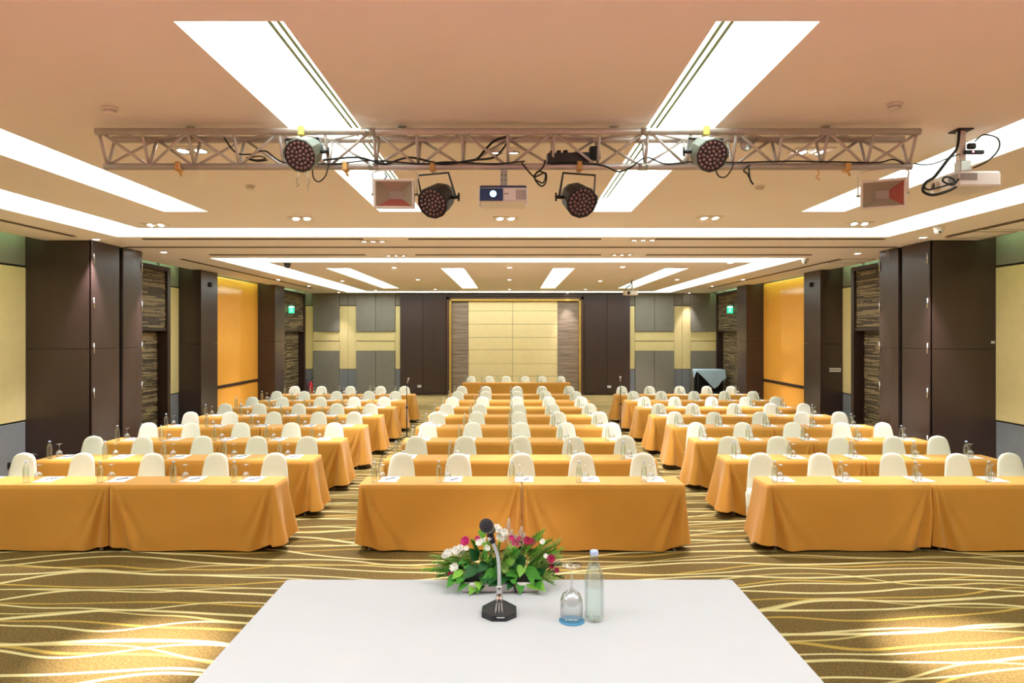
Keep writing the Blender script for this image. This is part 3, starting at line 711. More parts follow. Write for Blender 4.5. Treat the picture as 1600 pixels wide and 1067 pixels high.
# flower arrangement
fa = thing('flower_arrangement', 'flowers and green leaves in a low white box on the white table', 'flowers', (-0.045, 2.685, WTZ))
FO = Vector((-0.045, 2.685, WTZ))
def fz(zx, zy, D): return at(650+zx/6.6667, 800+zy/6.6667, D)-FO      # a point of the bouquet seen at distance D
m = MB(); m.bbox(-0.145, 0.155, -0.060, 0.060, 0.001, 0.038, 0.006); pl = m.build('planter_box', PWHITE, fa)
m = MB(); m.box(-0.135, 0.145, -0.052, 0.052, 0.038, 0.052); m.build('floral_foam', SOIL, pl)
m = MB(); m.tube([(0.062,-0.064,0.05),(0.058,-0.066,0.03),(0.066,-0.067,0.004)], 0.004, 6); m.build('twig', DARKB, pl)
def leaf_mesh(name, mat, fold=0.10, curl=0.10):
    n = 8; vs = []; fs = []
    for i in range(n+1):
        u = i/n; wd = 0.52*math.sin(PI*u**0.78)**1.2 if 0 < i < n else 0.004
        z0 = -curl*u*u
        vs += [(u, -wd, z0+fold*wd), (u, 0, z0), (u, wd, z0+fold*wd)]
    for i in range(n):
        a = i*3; fs += [(a,a+3,a+4,a+1), (a+1,a+4,a+5,a+2)]
    m = MB(); m.add(vs, fs, 0, True); return m.mesh(name, mat)
LEAF = [leaf_mesh('leaf', g) for g in GREEN]
def put_leaf(base, tip, width, gi, roll=0.0, facing=(0,-0.75,0.65)):
    d = tip-base; L = d.length; x = d.normalized(); f = Vector(facing); z = (f-x*f.dot(x)).normalized(); y = z.cross(x)
    R = Matrix((x, y, z)).transposed().to_4x4() @ Matrix.Rotation(roll, 4, 'X')
    o = obj('leaf', LEAF[gi], fa); o.matrix_local = Matrix.Translation(base) @ R @ Matrix.Diagonal((L, width, L, 1))
    return o
big = [((420,640),(325,782),95,0),((570,680),(428,822),85,0),((640,720),(555,882),105,1),((655,680),(655,800),95,1),((640,560),(490,692),120,2),((845,610),(700,684),115,0),
       ((870,690),(765,765),105,2),((1070,630),(938,652),120,0),((1085,685),(1087,882),95,0),((1150,690),(1348,805),170,1),((1130,580),(1312,700),120,0),((1110,535),(1080,675),95,1),
       ((1050,610),(1110,450),105,2),((650,500),(560,380),120,2),((560,500),(500,590),90,0),((720,260),(650,190),80,1),((760,380),(690,320),80,1),((960,640),(890,740),95,2),((560,470),(430,540),70,0),((600,620),(560,540),90,0),((1200,640),(1215,745),80,0),
       ((740,520),(640,620),100,2),((520,640),(420,740),95,0),((480,600),(380,690),90,1),((700,690),(640,840),95,0),((1000,690),(960,800),90,2),((1230,690),(1290,790),100,0),((900,680),(870,770),90,0),((820,650),(760,740),105,2),((1010,640),(1020,740),100,0),((700,640),(720,740),100,2),((980,480),(1010,600),100,2),((880,540),(850,660),100,2),((780,500),(700,600),110,2),((1050,520),(960,560),90,2)]
rl_ = random.Random(3)
for (b0, t0, wd, gi) in big:
    low = t0[1] > 600
    bs = fz(b0[0], b0[1], 2.66 if low else 2.68); tp = fz(t0[0], t0[1], 2.585 if t0[1] > 730 else (2.61 if low else 2.65))
    tp.z = max(tp.z, 0.012)
    put_leaf(bs, tp, wd/6.6667*2.62/FPX, gi, rl_.uniform(-0.4, 0.4))
for k in range(34):   # darker leaves filling the heart of the bouquet
    a = rl_.uniform(-0.17, 0.17); bs = Vector((a*0.9, rl_.uniform(-0.04,0.05), 0.055)); hgt = 0.115*(1-(a/0.24)**2)
    tp = Vector((a*1.2+rl_.uniform(-0.03,0.03), bs.y+rl_.uniform(-0.06,0.05), 0.05+hgt*rl_.uniform(0.4,0.95)))
    put_leaf(bs, tp, rl_.uniform(0.022,0.036), rl_.choice((0,2,2,0)), rl_.uniform(-0.8,0.8))
def sprig(base, tip, gi, n=26, ll=0.03, bow=0.02, lw=0.0042):
    m = MB(); mid = (base+tip)/2+Vector((0,0,bow)); pts = smoothpath([base, mid, tip], 6); m.tube(pts, 0.0013, 5)
    for i in range(n):
        u = 0.15+0.85*i/(n-1); p = base*(1-u)**2+mid*2*u*(1-u)+tip*u*u; ax = (tip-base).normalized()
        a = i*2.4; side_ = ax.cross(Vector((math.cos(a), 0.35, math.sin(a)))).normalized(); l = ll*(1.1-0.45*u)*rl_.uniform(0.8,1.2)
        e = p+(ax*0.75+side_*0.7)*l; nrm = ax.cross(side_).normalized()*lw/2; mdp = p.lerp(e, 0.5)
        m.add([p, mdp+nrm, e, mdp-nrm], [(0,1,2,3)], 0, False)
    return m.build('sprig', GREEN[gi], fa)
for (b0, t0, gi, D) in (((500,620),(80,590),1,2.70),((480,560),(165,450),1,2.72),((520,640),(240,665),0,2.66),((560,540),(300,540),3,2.69),((620,500),(470,420),3,2.72),((1120,560),(1500,300),0,2.70),((1120,540),(1470,350),0,2.72),
                       ((1100,500),(1330,210),0,2.71),((1130,600),(1520,395),1,2.69),((1160,600),(1480,440),0,2.67),((1180,640),(1520,690),2,2.68),((1180,660),(1410,740),2,2.65),((1150,640),(1470,630),2,2.67),((1150,620),(1430,560),0,2.66),
                       ((900,540),(980,380),3,2.64),((900,560),(1030,400),3,2.66),((900,600),(920,600),3,2.63),((860,480),(880,330),3,2.67),((940,560),(990,530),3,2.63),((760,600),(740,500),1,2.65),((680,480),(600,310),0,2.71),((850,500),(820,300),3,2.70),((1060,450),(1270,240),0,2.73),
                       ((1150,580),(1350,330),0,2.68),((1170,560),(1440,400),0,2.70),((1200,600),(1510,480),1,2.66),((1180,620),(1500,560),2,2.65),((1200,650),(1450,700),0,2.63),((1080,500),(1300,280),1,2.70),((1200,640),(1400,660),2,2.62),((470,600),(260,620),0,2.65),((500,580),(200,520),1,2.69),((560,520),(380,460),3,2.70),((800,470),(760,330),0,2.72),((960,520),(1060,420),0,2.62),((880,620),(980,520),1,2.61),((900,500),(930,600),3,2.60),((950,440),(1080,330),3,2.70),((1100,520),(1400,300),0,2.74),((420,600),(170,600),3,2.68),((700,560),(720,440),0,2.64),((640,560),(520,480),3,2.67)):
    sprig(fz(b0[0],b0[1],2.685), fz(t0[0],t0[1],D), (gi, 1, gi, 3)[len(fa.children) % 4], 52, 0.034, 0.012, 0.0042)
def flower(c, r, mat, n=9, layers=2, open_=0.5, tilt=(0,-0.6,0.8)):
    t = bpy.data.objects.new('flower', None); COL.objects.link(t); t.parent = fa; t.location = c
    t.rotation_euler = aim(tilt, (0,1,0)).to_euler()
    for ly in range(layers):
        k = n-2*ly
        for i in range(k):
            a = 2*PI*i/k+ly*0.5+rl_.uniform(-0.15,0.15); rr = r*(1-0.32*ly); up = open_*(0.6+0.7*ly); m = MB()
            dx, dy = math.cos(a), math.sin(a); w_ = rr*0.42
            P_ = [(0,0,-r*0.1), (dx*rr*0.55-dy*w_, dy*rr*0.55+dx*w_, rr*up*0.5), (dx*rr, dy*rr, rr*up*0.75), (dx*rr*0.55+dy*w_, dy*rr*0.55-dx*w_, rr*up*0.5), (dx*rr*0.55, dy*rr*0.55, rr*up*0.32)]
            m.add(P_, [(0,3,4),(3,2,4),(2,1,4),(1,0,4)], 0, True); m.build('petal', mat, t)
    m = MB(); m.lathe([(0.0,-r*0.25),(r*0.24,-r*0.05),(r*0.2,r*0.22),(0.0,r*0.3)], 8); m.build('flower_centre', mat, t)
    m = MB(); m.tube([(0,0,-r*0.2),(0,0,-r*1.6)], 0.0016, 5); m.build('stalk', GREEN[0], t)
    return t
WF = [((300,455),40),((345,425),46),((445,395),44),((840,165),44),((905,250),52),((660,320),44),((325,430),48),((420,400),52),((460,375),40),((400,580),55),((690,300),58),((850,180),50),((880,265),62),((920,215),50),((525,380),32),((1320,310),34),((740,380),40),((1350,460),30),((480,660),34)]
for (p, r) in WF: flower(fz(p[0],p[1],2.66 if p[1] > 300 else 2.70), r/6.6667*2.66/FPX, PETALW, 8, 3, 0.9, (rl_.uniform(-0.4,0.4),-0.8,0.6))
for (p, r, mt) in (((515,305),58,PETALM),((640,280),34,PETALM),((805,295),30,PETALM),((1040,325),48,PETALM),((995,270),34,PETALM),((1160,300),50,PETALR),((1215,310),42,PETALR),((1410,490),50,PETALR),((1415,565),30,PETALR),((1465,605),30,PETALR),((360,645),34,PETALR),((1075,275),28,PETALM)):
    flower(fz(p[0],p[1],2.69 if p[1] < 400 else 2.65), r/6.6667*2.66/FPX, mt, 10, 2, 0.7, (rl_.uniform(-0.4,0.4),-0.8,0.6))
def spike(base, tip, n=46):
    m = MB(); m.tube([base, tip], 0.0011, 5)
    for i in range(n):
        u = 0.35+0.65*i/n; p = base.lerp(tip, u); rr = 0.020*(1.08-u)*1.3; a = i*2.4
        q = p+Vector((math.cos(a)*rr, math.sin(a)*rr, 0.006)); s_ = 0.0024
        m.add([q+Vector((s_,0,0)), q+Vector((-s_,0,0)), q+Vector((0,s_,0)), q+Vector((0,-s_,0)), q+Vector((0,0,s_*1.6)), q+Vector((0,0,-s_*1.6))],
              [(0,2,4),(2,1,4),(1,3,4),(3,0,4),(2,0,5),(1,2,5),(3,1,5),(0,3,5)])
    return m.build('floret_spike', STALK, fa)
for (b0, t0) in (((930,420),(970,80)),((1060,430),(1100,165)),((960,420),(1000,200)),((1000,420),(1035,250)),((430,520),(500,400)),((300,560),(200,620)),((1400,600),(1490,520)),((1090,430),(1130,230))):
    spike(fz(b0[0],b0[1],2.69), fz(t0[0],t0[1],2.71))

# ------------------------------------------------------------------ lighting truss
TF, TR, TBY = 4.97, 5.18, 5.08; TZ, TBZ = 3.905, 3.676; TX = -0.02
tr = thing('lighting_truss', 'long silver triangular lighting truss hung below the ceiling', 'truss', (TX, TBY, TZ))
def tp(x, which): return Vector((x, {'f': TF, 'r': TR, 'b': TBY}[which]-TBY, (TBZ if which == 'b' else TZ)-TZ))
for wch in 'frb':
    m = MB(); m.tube([tp(-3,wch), tp(3,wch)], 0.025, 14); ch_ = m.build('chord', ALU, tr)
    for xj in (-1.0, 1.0):
        m = MB(); m.tube([tp(xj-0.035,wch), tp(xj+0.035,wch)], 0.0275, 14); m.build('coupler', STEEL, ch_)
for sct in range(3):
    x0 = -3+2*sct; st_ = 2/6
    for k in range(6):
        xa, xb = x0+st_*k, x0+st_*(k+1)
        for wch in 'fr':
            a, b_ = (xa, xb) if (k+(wch == 'r')) % 2 == 0 else (xb, xa)
            m = MB(); m.tube([tp(a+(0.03 if a == x0 else 0),wch), tp(b_,'b')], 0.0105, 8); m.build('brace', ALU, tr)
            xq = xa if k else xa+0.02
            m = MB(); m.tube([tp(xq,wch), tp(xq,'b')], 0.0115, 8); m.build('upright', ALU, tr)
        a, b_ = (xa, xb) if k % 2 == 0 else (xb, xa)
        m = MB(); m.tube([tp(a,'f'), tp(b_,'r')], 0.0085, 8); m.build('brace', ALU, tr)
for wch in 'fr':
    m = MB(); m.tube([tp(2.98,wch), tp(2.98,'b')], 0.0115, 8); m.build('upright', ALU, tr)
for xh in (-2.4, -0.8, 0.8, 2.4):
    m = MB(); m.bbox(xh-0.03, xh+0.03, TR-TBY-0.03, TR-TBY+0.03, 0.02, RZ-TZ-0.001, 0.004); m.build('hanger', STEEL, tr)

def clamp(x, wch, mat, parent, off):
    m = MB(); c = tp(x, wch)-off; m.bbox(c.x-0.024, c.x+0.024, c.y-0.036, c.y+0.036, c.z-0.036, c.z+0.036, 0.008); return m.build('clamp', mat, parent)
def par_can(px, py, D, direction, clx, chord, mat_cl, label, yoke_up, body=BLACK):
    """LED par: face centre at the pixel; direction is where it points"""
    c = at(px, py, D); dv = Vector(direction).normalized()
    o = Vector((TX, TBY, TZ)); root = thing('par_light', label, 'stage light', c, group='par lights on the truss')
    A = aim(dv); R = 0.118
    def lth(prof, n, name, mt, par=root, sm=False):
        m = MB(); m.lathe(prof, n, M=A, smooth=sm, cap0=False, cap1=False); return m.build(name, mt, par)
    lth([(0.0,-0.235),(0.062,-0.232),(0.086,-0.215),(0.108,-0.14),(0.112,-0.03),(R,-0.028),(R,0.004),(0.110,0.008)], 12, 'housing', body)
    face = lth([(0.0,0.0),(0.110,0.0),(0.110,0.006)], 24, 'face_plate', LENSB)
    m = MB(); cnt = 0
    for (n, r) in ((1,0.0),(6,0.030),(12,0.058),(18,0.088)):
        for k in range(n):
            a = 2*PI*k/n+r*9; p = Matrix.Translation((r*math.cos(a), r*math.sin(a), 0))
            m.lathe([(0.0105,0.001),(0.0095,0.007),(0.0,0.009)], 8, M=A @ p)
    lens = m.build('lenses', LENSD, face); lens['kind'] = 'stuff'
    # yoke: a U of flat bar from the body's sides up to the clamp
    xa = A @ Vector((1,0,0)); xa = Vector((1,0,0)) if abs(xa.x) < 0.2 else xa*(1 if xa.x > 0 else -1)
    xa.z = 0; xa.normalize(); mid = -dv*0.11
    cpos = Vector((TX+clx, {'f': TF, 'b': TBY}[chord], TZ if chord == 'f' else TBZ))-c
    top = cpos.z-0.055 if yoke_up is None else yoke_up
    la, lb = mid-xa*0.137, mid+xa*0.137
    ta, tb = Vector((cpos.x-xa.x*0.128, cpos.y-xa.y*0.128, top)), Vector((cpos.x+xa.x*0.128, cpos.y+xa.y*0.128, top))
    yk = MB(); yk.tube([la, ta, tb, lb], 0.009, 6, smooth=False); yk.build('yoke', BLACK, root)
    for q, sg in ((la, -1), (lb, 1)):
        m = MB(); m.tube([q-xa*sg*0.035, q+xa*sg*0.028], 0.013, 8); kn = m.build('knob', BLACKR, root)
        m = MB(); m.tube([q+xa*sg*0.024+Vector((0,0,-0.03)), q+xa*sg*0.024+Vector((0,0,0.03))], 0.007, 6); m.build('wing', BLACKR, kn)
    m = MB(); m.bbox(cpos.x-0.022, cpos.x+0.022, cpos.y-0.036, cpos.y+0.036, cpos.z-0.037, cpos.z+0.037, 0.008); cl_ = m.build('clamp', mat_cl, root)
    m = MB(); m.tube([(cpos.x,cpos.y,cpos.z-0.03),(cpos.x,cpos.y,top-0.004)], 0.007, 8); m.build('bolt', STEEL, cl_)
    return root
GREENLIT = pm('green_lit_can', S(112, 122, 108), 0.4, var=0.06)  # greenish light on the outer black cans, painted into the body colour
par_can(469, 243, 4.70, (-0.10,-0.86,-0.42), -1.50, 'f', YCLAMP, 'black LED par light in front of the truss, left of the hanging pair', None, GREENLIT)
par_can(1112, 243, 4.70, (0.10,-0.86,-0.42), 1.44, 'f', YCLAMP, 'black LED par light in front of the truss, right of the hanging pair', None, GREENLIT)
par_can(676, 317, 4.93, (-0.32,-0.84,-0.45), -0.56, 'b', CLAMP, 'black LED par light hanging under the truss, left of the blue-lit projector', None)
par_can(909, 316, 4.93, (0.26,-0.86,-0.44), 0.53, 'b', CLAMP, 'black LED par light hanging under the truss, right of the blue-lit projector', None)
for (px, lab) in ((280, 'leftmost, under the left bright lamp'), (540, 'right of the left par light'), (1323, 'near the right end')):
    xx = (px-798)/FPX*TBY
    t = thing('truss_clamp', 'brass clamp on the lower truss tube, '+lab, 'clamp', (xx, TBY, TBZ), group='spare truss clamps')
    m = MB(); m.bbox(-0.022, 0.022, -0.034, 0.034, -0.036, 0.034, 0.007); m.build('jaw', CLAMP, t)
    m = MB(); m.tube([(0,0,-0.03),(0.02,-0.01,-0.07)], 0.009, 8); m.build('bolt', CLAMP, t)

def flood(px, py, D, rot, lab, red):
    c = at(px, py, D); t = thing('flood_light', lab, 'flood light', c, rot, 'flood lights under the truss')
    W_, H_ = 0.150, 0.107
    # frame of four bars, housing behind, pyramid reflector
    m = MB()
    for (a, b_, z0, z1) in ((-W_, W_, H_-0.018, H_), (-W_, W_, -H_, -H_+0.018), (-W_, -W_+0.018, -H_+0.018, H_-0.018), (W_-0.018, W_, -H_+0.018, H_-0.018)):
        m.bbox(a, b_, -0.020, 0.012, z0, z1, 0.004)
    m.build('front_frame', OFFW, t)
    m = MB(); m.bbox(-W_+0.03, W_-0.03, 0.085, 0.115, -H_+0.03, H_-0.03, 0.006); m.build('housing', OFFW, t)
    iw, ih, jw, jh, dp = W_-0.018, H_-0.018, 0.045, 0.030, 0.085
    q = [(-iw,0,-ih),(iw,0,-ih),(iw,0,ih),(-iw,0,ih),(-jw,dp,-jh),(jw,dp,-jh),(jw,dp,jh),(-jw,dp,jh)]
    for k, f in enumerate(((0,1,5,4),(1,2,6,5),(2,3,7,6),(3,0,4,7))):
        m = MB(); m.add([q[i] for i in f], [(0,1,2,3)]); m.build('reflector_facet', RED_REFLECTION if k == red else REFL, t)
    m = MB(); m.box(-jw,jw,dp-0.004,dp,-jh,jh); m.build('lamp_chip', OFFW, t)
    m = MB(); m.box(-iw,iw,-0.006,-0.003,-ih,ih); m.build('glass', GLASS, t)
    m = MB(); m.tube(smoothpath([(-W_-0.012,0.05,0),(-W_-0.012,0.055,0.10),(-W_+0.01,0.06,0.172),(W_-0.01,0.06,0.172),(W_+0.012,0.055,0.10),(W_+0.012,0.05,0)],4), 0.006, 6); m.build('bracket', OFFW, t)
    for sx in (-1, 1):
        m = MB(); m.tube([(sx*(W_-0.035),0.05,0),(sx*(W_+0.025),0.05,0)], 0.009, 8); m.build('pivot', STEEL, t)
    return t
flood(616, 303, 5.02, (0.10,0,0.03), 'cream framed flood light hanging under the truss at the middle left', 0)
flood(1380, 303, 5.02, (0.12,0.0,-0.42), 'cream framed flood light under the right end of the truss', 1)

# projector in the middle
pr = thing('truss_projector', 'white projector with blue-lit lens hanging under the middle of the truss', 'projector', at(786, 303, 4.86))
m = MB(); m.bbox(-0.178, 0.178, 0, 0.29, -0.055, 0.048, 0.012); m.build('housing', PWHITE, pr)
m = MB(); m.bbox(-0.17, 0.17, 0.02, 0.28, 0.048, 0.066, 0.010); m.build('top_cover', pm('blue_shade_top', S(52,62,110), 0.4), pr)
m = MB(); m.bbox(-0.165, 0.0, -0.012, 0.0, -0.05, 0.04, 0.004); lp = m.build('lens_panel', pm('blue_lit_panel', S(26,52,110), 0.3), pr)  # blue light on the lens panel is painted into its colour
A = aim((0,-1,0)); A.translation = Vector((-0.070,-0.012,-0.002))
m = MB(); m.lathe([(0.034,0.0),(0.034,0.014),(0.028,0.016),(0.024,0.006)], 20, M=A); ln = m.build('lens_ring', BLACK, pr)
m = MB(); m.lathe([(0.024,0.006),(0.0,0.010)], 20, M=A); m.build('lens', PLENS, ln)
for k in range(7):
    m = MB(); m.box(0.092+k*0.011, 0.098+k*0.011, -0.003, 0.002, -0.040, 0.030); m.build('vent_slot', VENT, pr)
m = MB(); m.box(0.005, 0.040, -0.0015, 0.0, -0.002, 0.006); m.build('badge', VENT, pr)
for sx in (-0.165, 0.165):
    m = MB(); m.tube([(sx,0.03,-0.055),(sx,0.03,-0.078)], 0.010, 8); m.build('foot', PWHITE, pr)
m = MB(); m.bbox(-0.022, 0.030, 0.195, 0.245, 0.066, 0.2235, 0.004); mt = m.build('mount', STEEL, pr)
for k in range(3):
    for sx in (-0.010, 0.016):
        m = MB(); m.tube([(sx,0.192,0.100+k*0.04),(sx,0.196,0.100+k*0.04)], 0.005, 8); m.build('screw', BLACK, mt)
# black power box lying inside the truss
pb_ = thing('dimmer_box', 'black power distribution box lying inside the truss', 'power box', (0.46, 5.09, TBZ+0.026), (0,-0.05,0.1))
m = MB(); m.bbox(-0.19, 0.13, -0.035, 0.035, 0.0, 0.075, 0.005); m.build('case', BLACK, pb_)
for k, x_ in enumerate((-0.15, -0.10, -0.05)):
    m = MB(); m.bbox(x_-0.015, x_+0.015, -0.02, 0.02, 0.075, 0.098, 0.004); m.build('socket', BLACKR, pb_)
m = MB(); m.bbox(0.135, 0.21, -0.03, 0.03, 0.02, 0.12, 0.005); m.build('plug', BLACKR, pb_)
# small unlit spot behind the truss
ss = thing('small_spotlight', 'small grey spotlight clamped behind the truss right of the right par', 'stage light', at(1169, 224, 5.12))
A = aim((-0.6,-0.55,-0.5)); m = MB(); m.lathe([(0.0,-0.11),(0.030,-0.105),(0.036,-0.02),(0.046,0.02),(0.046,0.04),(0.038,0.03),(0.0,0.01)], 12, M=A); m.build('housing', STEEL, ss)
m = MB(); m.tube([(0,0,0.0),(0.03,0.05,0.07)], 0.008, 6); m.build('bracket', STEEL, ss)

# right projector on its ceiling pole
p2 = thing('ceiling_projector', 'white projector hung on a pole from the ceiling at the right', 'projector', (3.575, 5.38, 3.557))
m = MB(); m.bbox(-0.165, 0.165, -0.18, 0.18, 0, 0.118, 0.014); m.build('housing', PWHITE, p2)
for k in range(12):
    m = MB(); m.box(-0.150+k*0.011, -0.144+k*0.011, -0.183, -0.178, 0.045, 0.100); m.build('vent_slot', VENT, p2)
m = MB(); m.box(-0.168,-0.163,-0.17,-0.06,0.03,0.10); m.build('side_grille', VENT, p2)
A = aim((-1,0,0)); A.translation = Vector((-0.165,0.09,0.055)); m = MB(); m.lathe([(0.045,0.0),(0.045,0.03),(0.036,0.032),(0.030,0.012)], 20, M=A); ln = m.build('lens_ring', OFFW, p2)
m = MB(); m.lathe([(0.030,0.012),(0.0,0.016)], 20, M=A); m.build('lens', BLACK, ln)
m = MB(); m.bbox(-0.14, -0.06, -0.17, -0.09, 0.118, 0.20, 0.004); m.build('mount', STEEL, p2)
m = MB(); m.bbox(-0.135, -0.085, -0.15, -0.10, 0.20, RZ-3.557-0.001, 0.004); pole = m.build('pole', OFFW, p2)
m = MB(); m.bbox(-0.17, -0.05, -0.19, -0.06, RZ-3.557-0.012, RZ-3.557-0.001, 0.003); m.build('ceiling_plate', BLACKR, pole)
m = MB(); m.bbox(-0.12, 0.03, -0.19, -0.16, 0.245, 0.275, 0.006); sp_ = m.build('splitter', BLACKR, p2)
m = MB(); m.lathe([(0.008,0),(0.0,0.004)], 8, M=Matrix.Translation((-0.06,-0.193,0.26)) @ Matrix.Rotation(PI/2,4,'X')); m.build('indicator', LEDR, sp_)
m = MB(); m.bbox(-0.09, -0.03, -0.19, -0.15, 0.285, 0.33, 0.008); m.build('plug', BLACKR, p2)

# cables
def cable(pts, r, lab, mat=BLACKR, n=6, seg=6, group='cables on the truss'):
    P_ = smoothpath(pts, seg); o0 = Vector(P_[0]); m = MB(); m.tube([p-o0 for p in P_], r, n); o = m.build('cable', mat, None, o0); return tag(o, lab, 'cable', group)
A_ = lambda px, py, D=5.05: at(px, py, D)
cable([A_(350,215,5.08),A_(368,238,5.05),A_(392,241),A_(415,236),A_(445,254,5.02),A_(520,256),A_(580,251),A_(660,256),A_(700,253),A_(770,256),A_(820,252)], 0.006, 'black cable along the truss from the left par light to the projector')
cable([A_(505,250),A_(560,246),A_(600,256),A_(640,246),A_(690,256),A_(740,250),A_(775,244),A_(795,215,5.1),A_(770,222,5.12),A_(745,250)], 0.008, 'thick black cable bundle inside the truss left of the projector')
cable([A_(815,254),A_(826,268),A_(836,276),A_(852,270),A_(853,284),A_(846,291),A_(836,280),A_(840,268),A_(852,272),A_(848,286),A_(834,276),A_(848,262),A_(852,250)], 0.006, 'coiled black cable hanging under the truss right of the projector')
cable([A_(860,256),A_(900,255),A_(940,258),A_(965,268),A_(985,262),A_(1010,246),A_(1040,256),A_(1090,252),A_(1150,254),A_(1230,252),A_(1300,253),A_(1370,254),A_(1395,249),A_(1412,256)], 0.006, 'black cable along the right half of the truss')
cable([A_(488,258,5.07),A_(488,265,4.98),A_(490,278,4.98),A_(498,284,4.98),A_(508,276,4.98),A_(512,264,5.0),A_(514,257,5.07)], 0.005, 'black cable loop under the left par light')
cable([A_(1118,266,4.98),A_(1124,276,4.98),A_(1134,276,4.98),A_(1142,266,5.0),A_(1146,256)], 0.005, 'black cable loop under the right par light')
cable([A_(1172,258),A_(1162,266),A_(1168,272),A_(1174,284),A_(1177,288),A_(1172,280),A_(1170,262)], 0.006, 'black cable end dangling under the truss right of the right par')
cable([A_(467,262,5.05),A_(466,274,4.98),A_(463,284,4.98),A_(467,289,4.98),A_(462,292,4.98)], 0.003, 'thin grey wire dangling left under the left par light', STEEL)
cable([A_(480,262,5.05),A_(480,276,4.98),A_(484,284,4.98),A_(481,290,4.98),A_(482,297,4.98)], 0.003, 'thin grey wire dangling right under the left par light', STEEL)
cable([A_(1277,264),A_(1280,272),A_(1275,277),A_(1281,281)], 0.004, 'short brown wire hanging under the right bright lamp', CLAMP)
cable([A_(600,270,5.1),A_(604,276,5.1),A_(596,283,5.1)], 0.006, 'black flex of the middle left flood light')
cable([A_(385,246),A_(400,250),A_(415,248),A_(405,244),A_(388,248),A_(402,252),A_(418,250)], 0.005, 'small black cable coil inside the truss left of the left par')
cable([(3.43,5.22,3.99),(3.41,5.2,3.9),(3.36,5.15,3.82),(3.28,5.12,3.74),(3.21,5.1,3.66),(3.16,5.1,3.60),(3.10,5.1,3.56),(3.08,5.1,3.50),(3.15,5.1,3.47),(3.27,5.12,3.50),(3.36,5.15,3.54)], 0.011, 'thick black cable hanging from the ceiling to the right projector', group='cables at the right projector')
cable([(3.52,5.18,3.89),(3.56,5.14,3.93),(3.65,5.12,3.90),(3.66,5.12,3.82),(3.58,5.12,3.73),(3.48,5.14,3.68)], 0.006, 'thin black cable arching right of the projector pole', group='cables at the right projector')
cable([(3.09,5.1,3.53),(3.12,5.1,3.51),(3.25,5.1,3.54),(3.33,5.12,3.58),(3.27,5.12,3.61),(3.24,5.12,3.58),(3.32,5.13,3.55),(3.38,5.15,3.60)], 0.007, 'black cable loop in front of the right projector lens', group='cables at the right projector')
cable([(3.00,5.08,3.70),(3.08,5.08,3.69),(3.18,5.1,3.71),(3.28,5.12,3.75),(3.42,5.2,3.80)], 0.005, 'thin black cable from the truss end to the projector pole', group='cables at the right projector')

# ------------------------------------------------------------------ ceiling fittings
def spot(name, loc, parent, energy, size=1.1, blend=0.6, col=(1.0,0.92,0.99), aim_d=(0,0,-1), r=0.04):
    l = bpy.data.lights.new(name, 'SPOT'); l.energy = energy; l.spot_size = size; l.spot_blend = blend; l.color = col; l.shadow_soft_size = r
    o = bpy.data.objects.new(name, l); COL.objects.link(o); o.parent = parent; o.location = loc
    o.rotation_euler = (aim([-c for c in aim_d], (0,1,0))).to_euler(); return o
def dl_meshes():
    a = MB(); a.lathe([(0.085,0.001),(0.088,-0.006),(0.070,-0.008),(0.064,0.0)], 24)
    b_ = MB(); b_.lathe([(0.064,-0.001),(0.055,-0.003)], 24)
    c = MB(); c.lathe([(0.055,-0.003),(0.0,-0.005)], 20)
    return a.mesh('trim_ring', OFFW), b_.mesh('reflector', CHROME), c.mesh('lamp', BULB)
DR, DRF, DLM = dl_meshes()
def downlight(px, py, lab, energy=SPOT_W, aim_d=(0,0,-1), size=1.0):
    s_ = (520-py)/(RZ-CAMZ); D = FPX/s_; x = (px-798)/s_
    t = thing('downlight', lab, 'downlight', (x, D, RZ), group='round ceiling downlights')
    obj('trim_ring', DR, t); obj('reflector', DRF, t); obj('lamp', DLM, t)
    spot('lamp_light', (0,0,-0.02), t, energy, size, 0.7, aim_d=aim_d)
    return t
def multilight(px, py, n, lab, energy=SPOT_W, aim_d=(0,0,-1), size=0.9, bulb=BULB, blend=0.7):
    s_ = (520-py)/(RZ-CAMZ); D = FPX/s_; x = (px-798)/s_; w_ = 0.075*n+0.02
    t = thing('gimbal_downlight', lab, 'downlight', (x, D, RZ), group='rectangular gimbal downlights')
    m = MB(); m.bbox(-w_, w_, -0.10, 0.10, -0.010, -0.001, 0.003); m.build('frame', OFFW, t)
    for k in range(n):
        xx = -0.075*(n-1)+0.15*k; A = aim(aim_d); A.translation = Vector((xx,0,-0.012))
        m = MB(); m.lathe([(0.058,-0.012),(0.060,0.008),(0.052,0.012),(0.046,0.004)], 20, M=A); h = m.build('lamp_head', CHROME, t)
        m = MB(); m.lathe([(0.046,0.004),(0.0,0.007)], 16, M=A); m.build('lamp', bulb, h)
    spot('lamp_light', (0,0,-0.05), t, energy, size, blend, aim_d=aim_d, r=0.06)
    return t
for (px, py, lab) in ((471,340,'left of the three in the row beyond the truss'), (790,340,'middle of the three in the row beyond the truss'), (1109,339,'right of the three in the row beyond the truss')):
    multilight(px, py, 2, 'twin ceiling downlight, '+lab, SPOT_W*0.9, (0.12,-0.26,-1), 0.95)
multilight(243, 350, 2, 'twin ceiling downlight in the left corner of the front ceiling', SPOT_W*1.5, (-0.12,-0.42,-1), 0.7); multilight(1343, 348, 2, 'twin ceiling downlight in the right corner of the front ceiling', SPOT_W*0.8, (0.05,-0.36,-1), 0.8)
multilight(300, 233, 2, 'very bright twin ceiling lamp behind the left of the truss', FLOOR_W, (-0.03,-0.15,-1), 0.40, BULBS, 1.0)
multilight(1268, 235, 2, 'very bright twin ceiling lamp behind the right of the truss', FLOOR_W, (0.25,-0.15,-1), 0.40, BULBS, 1.0)
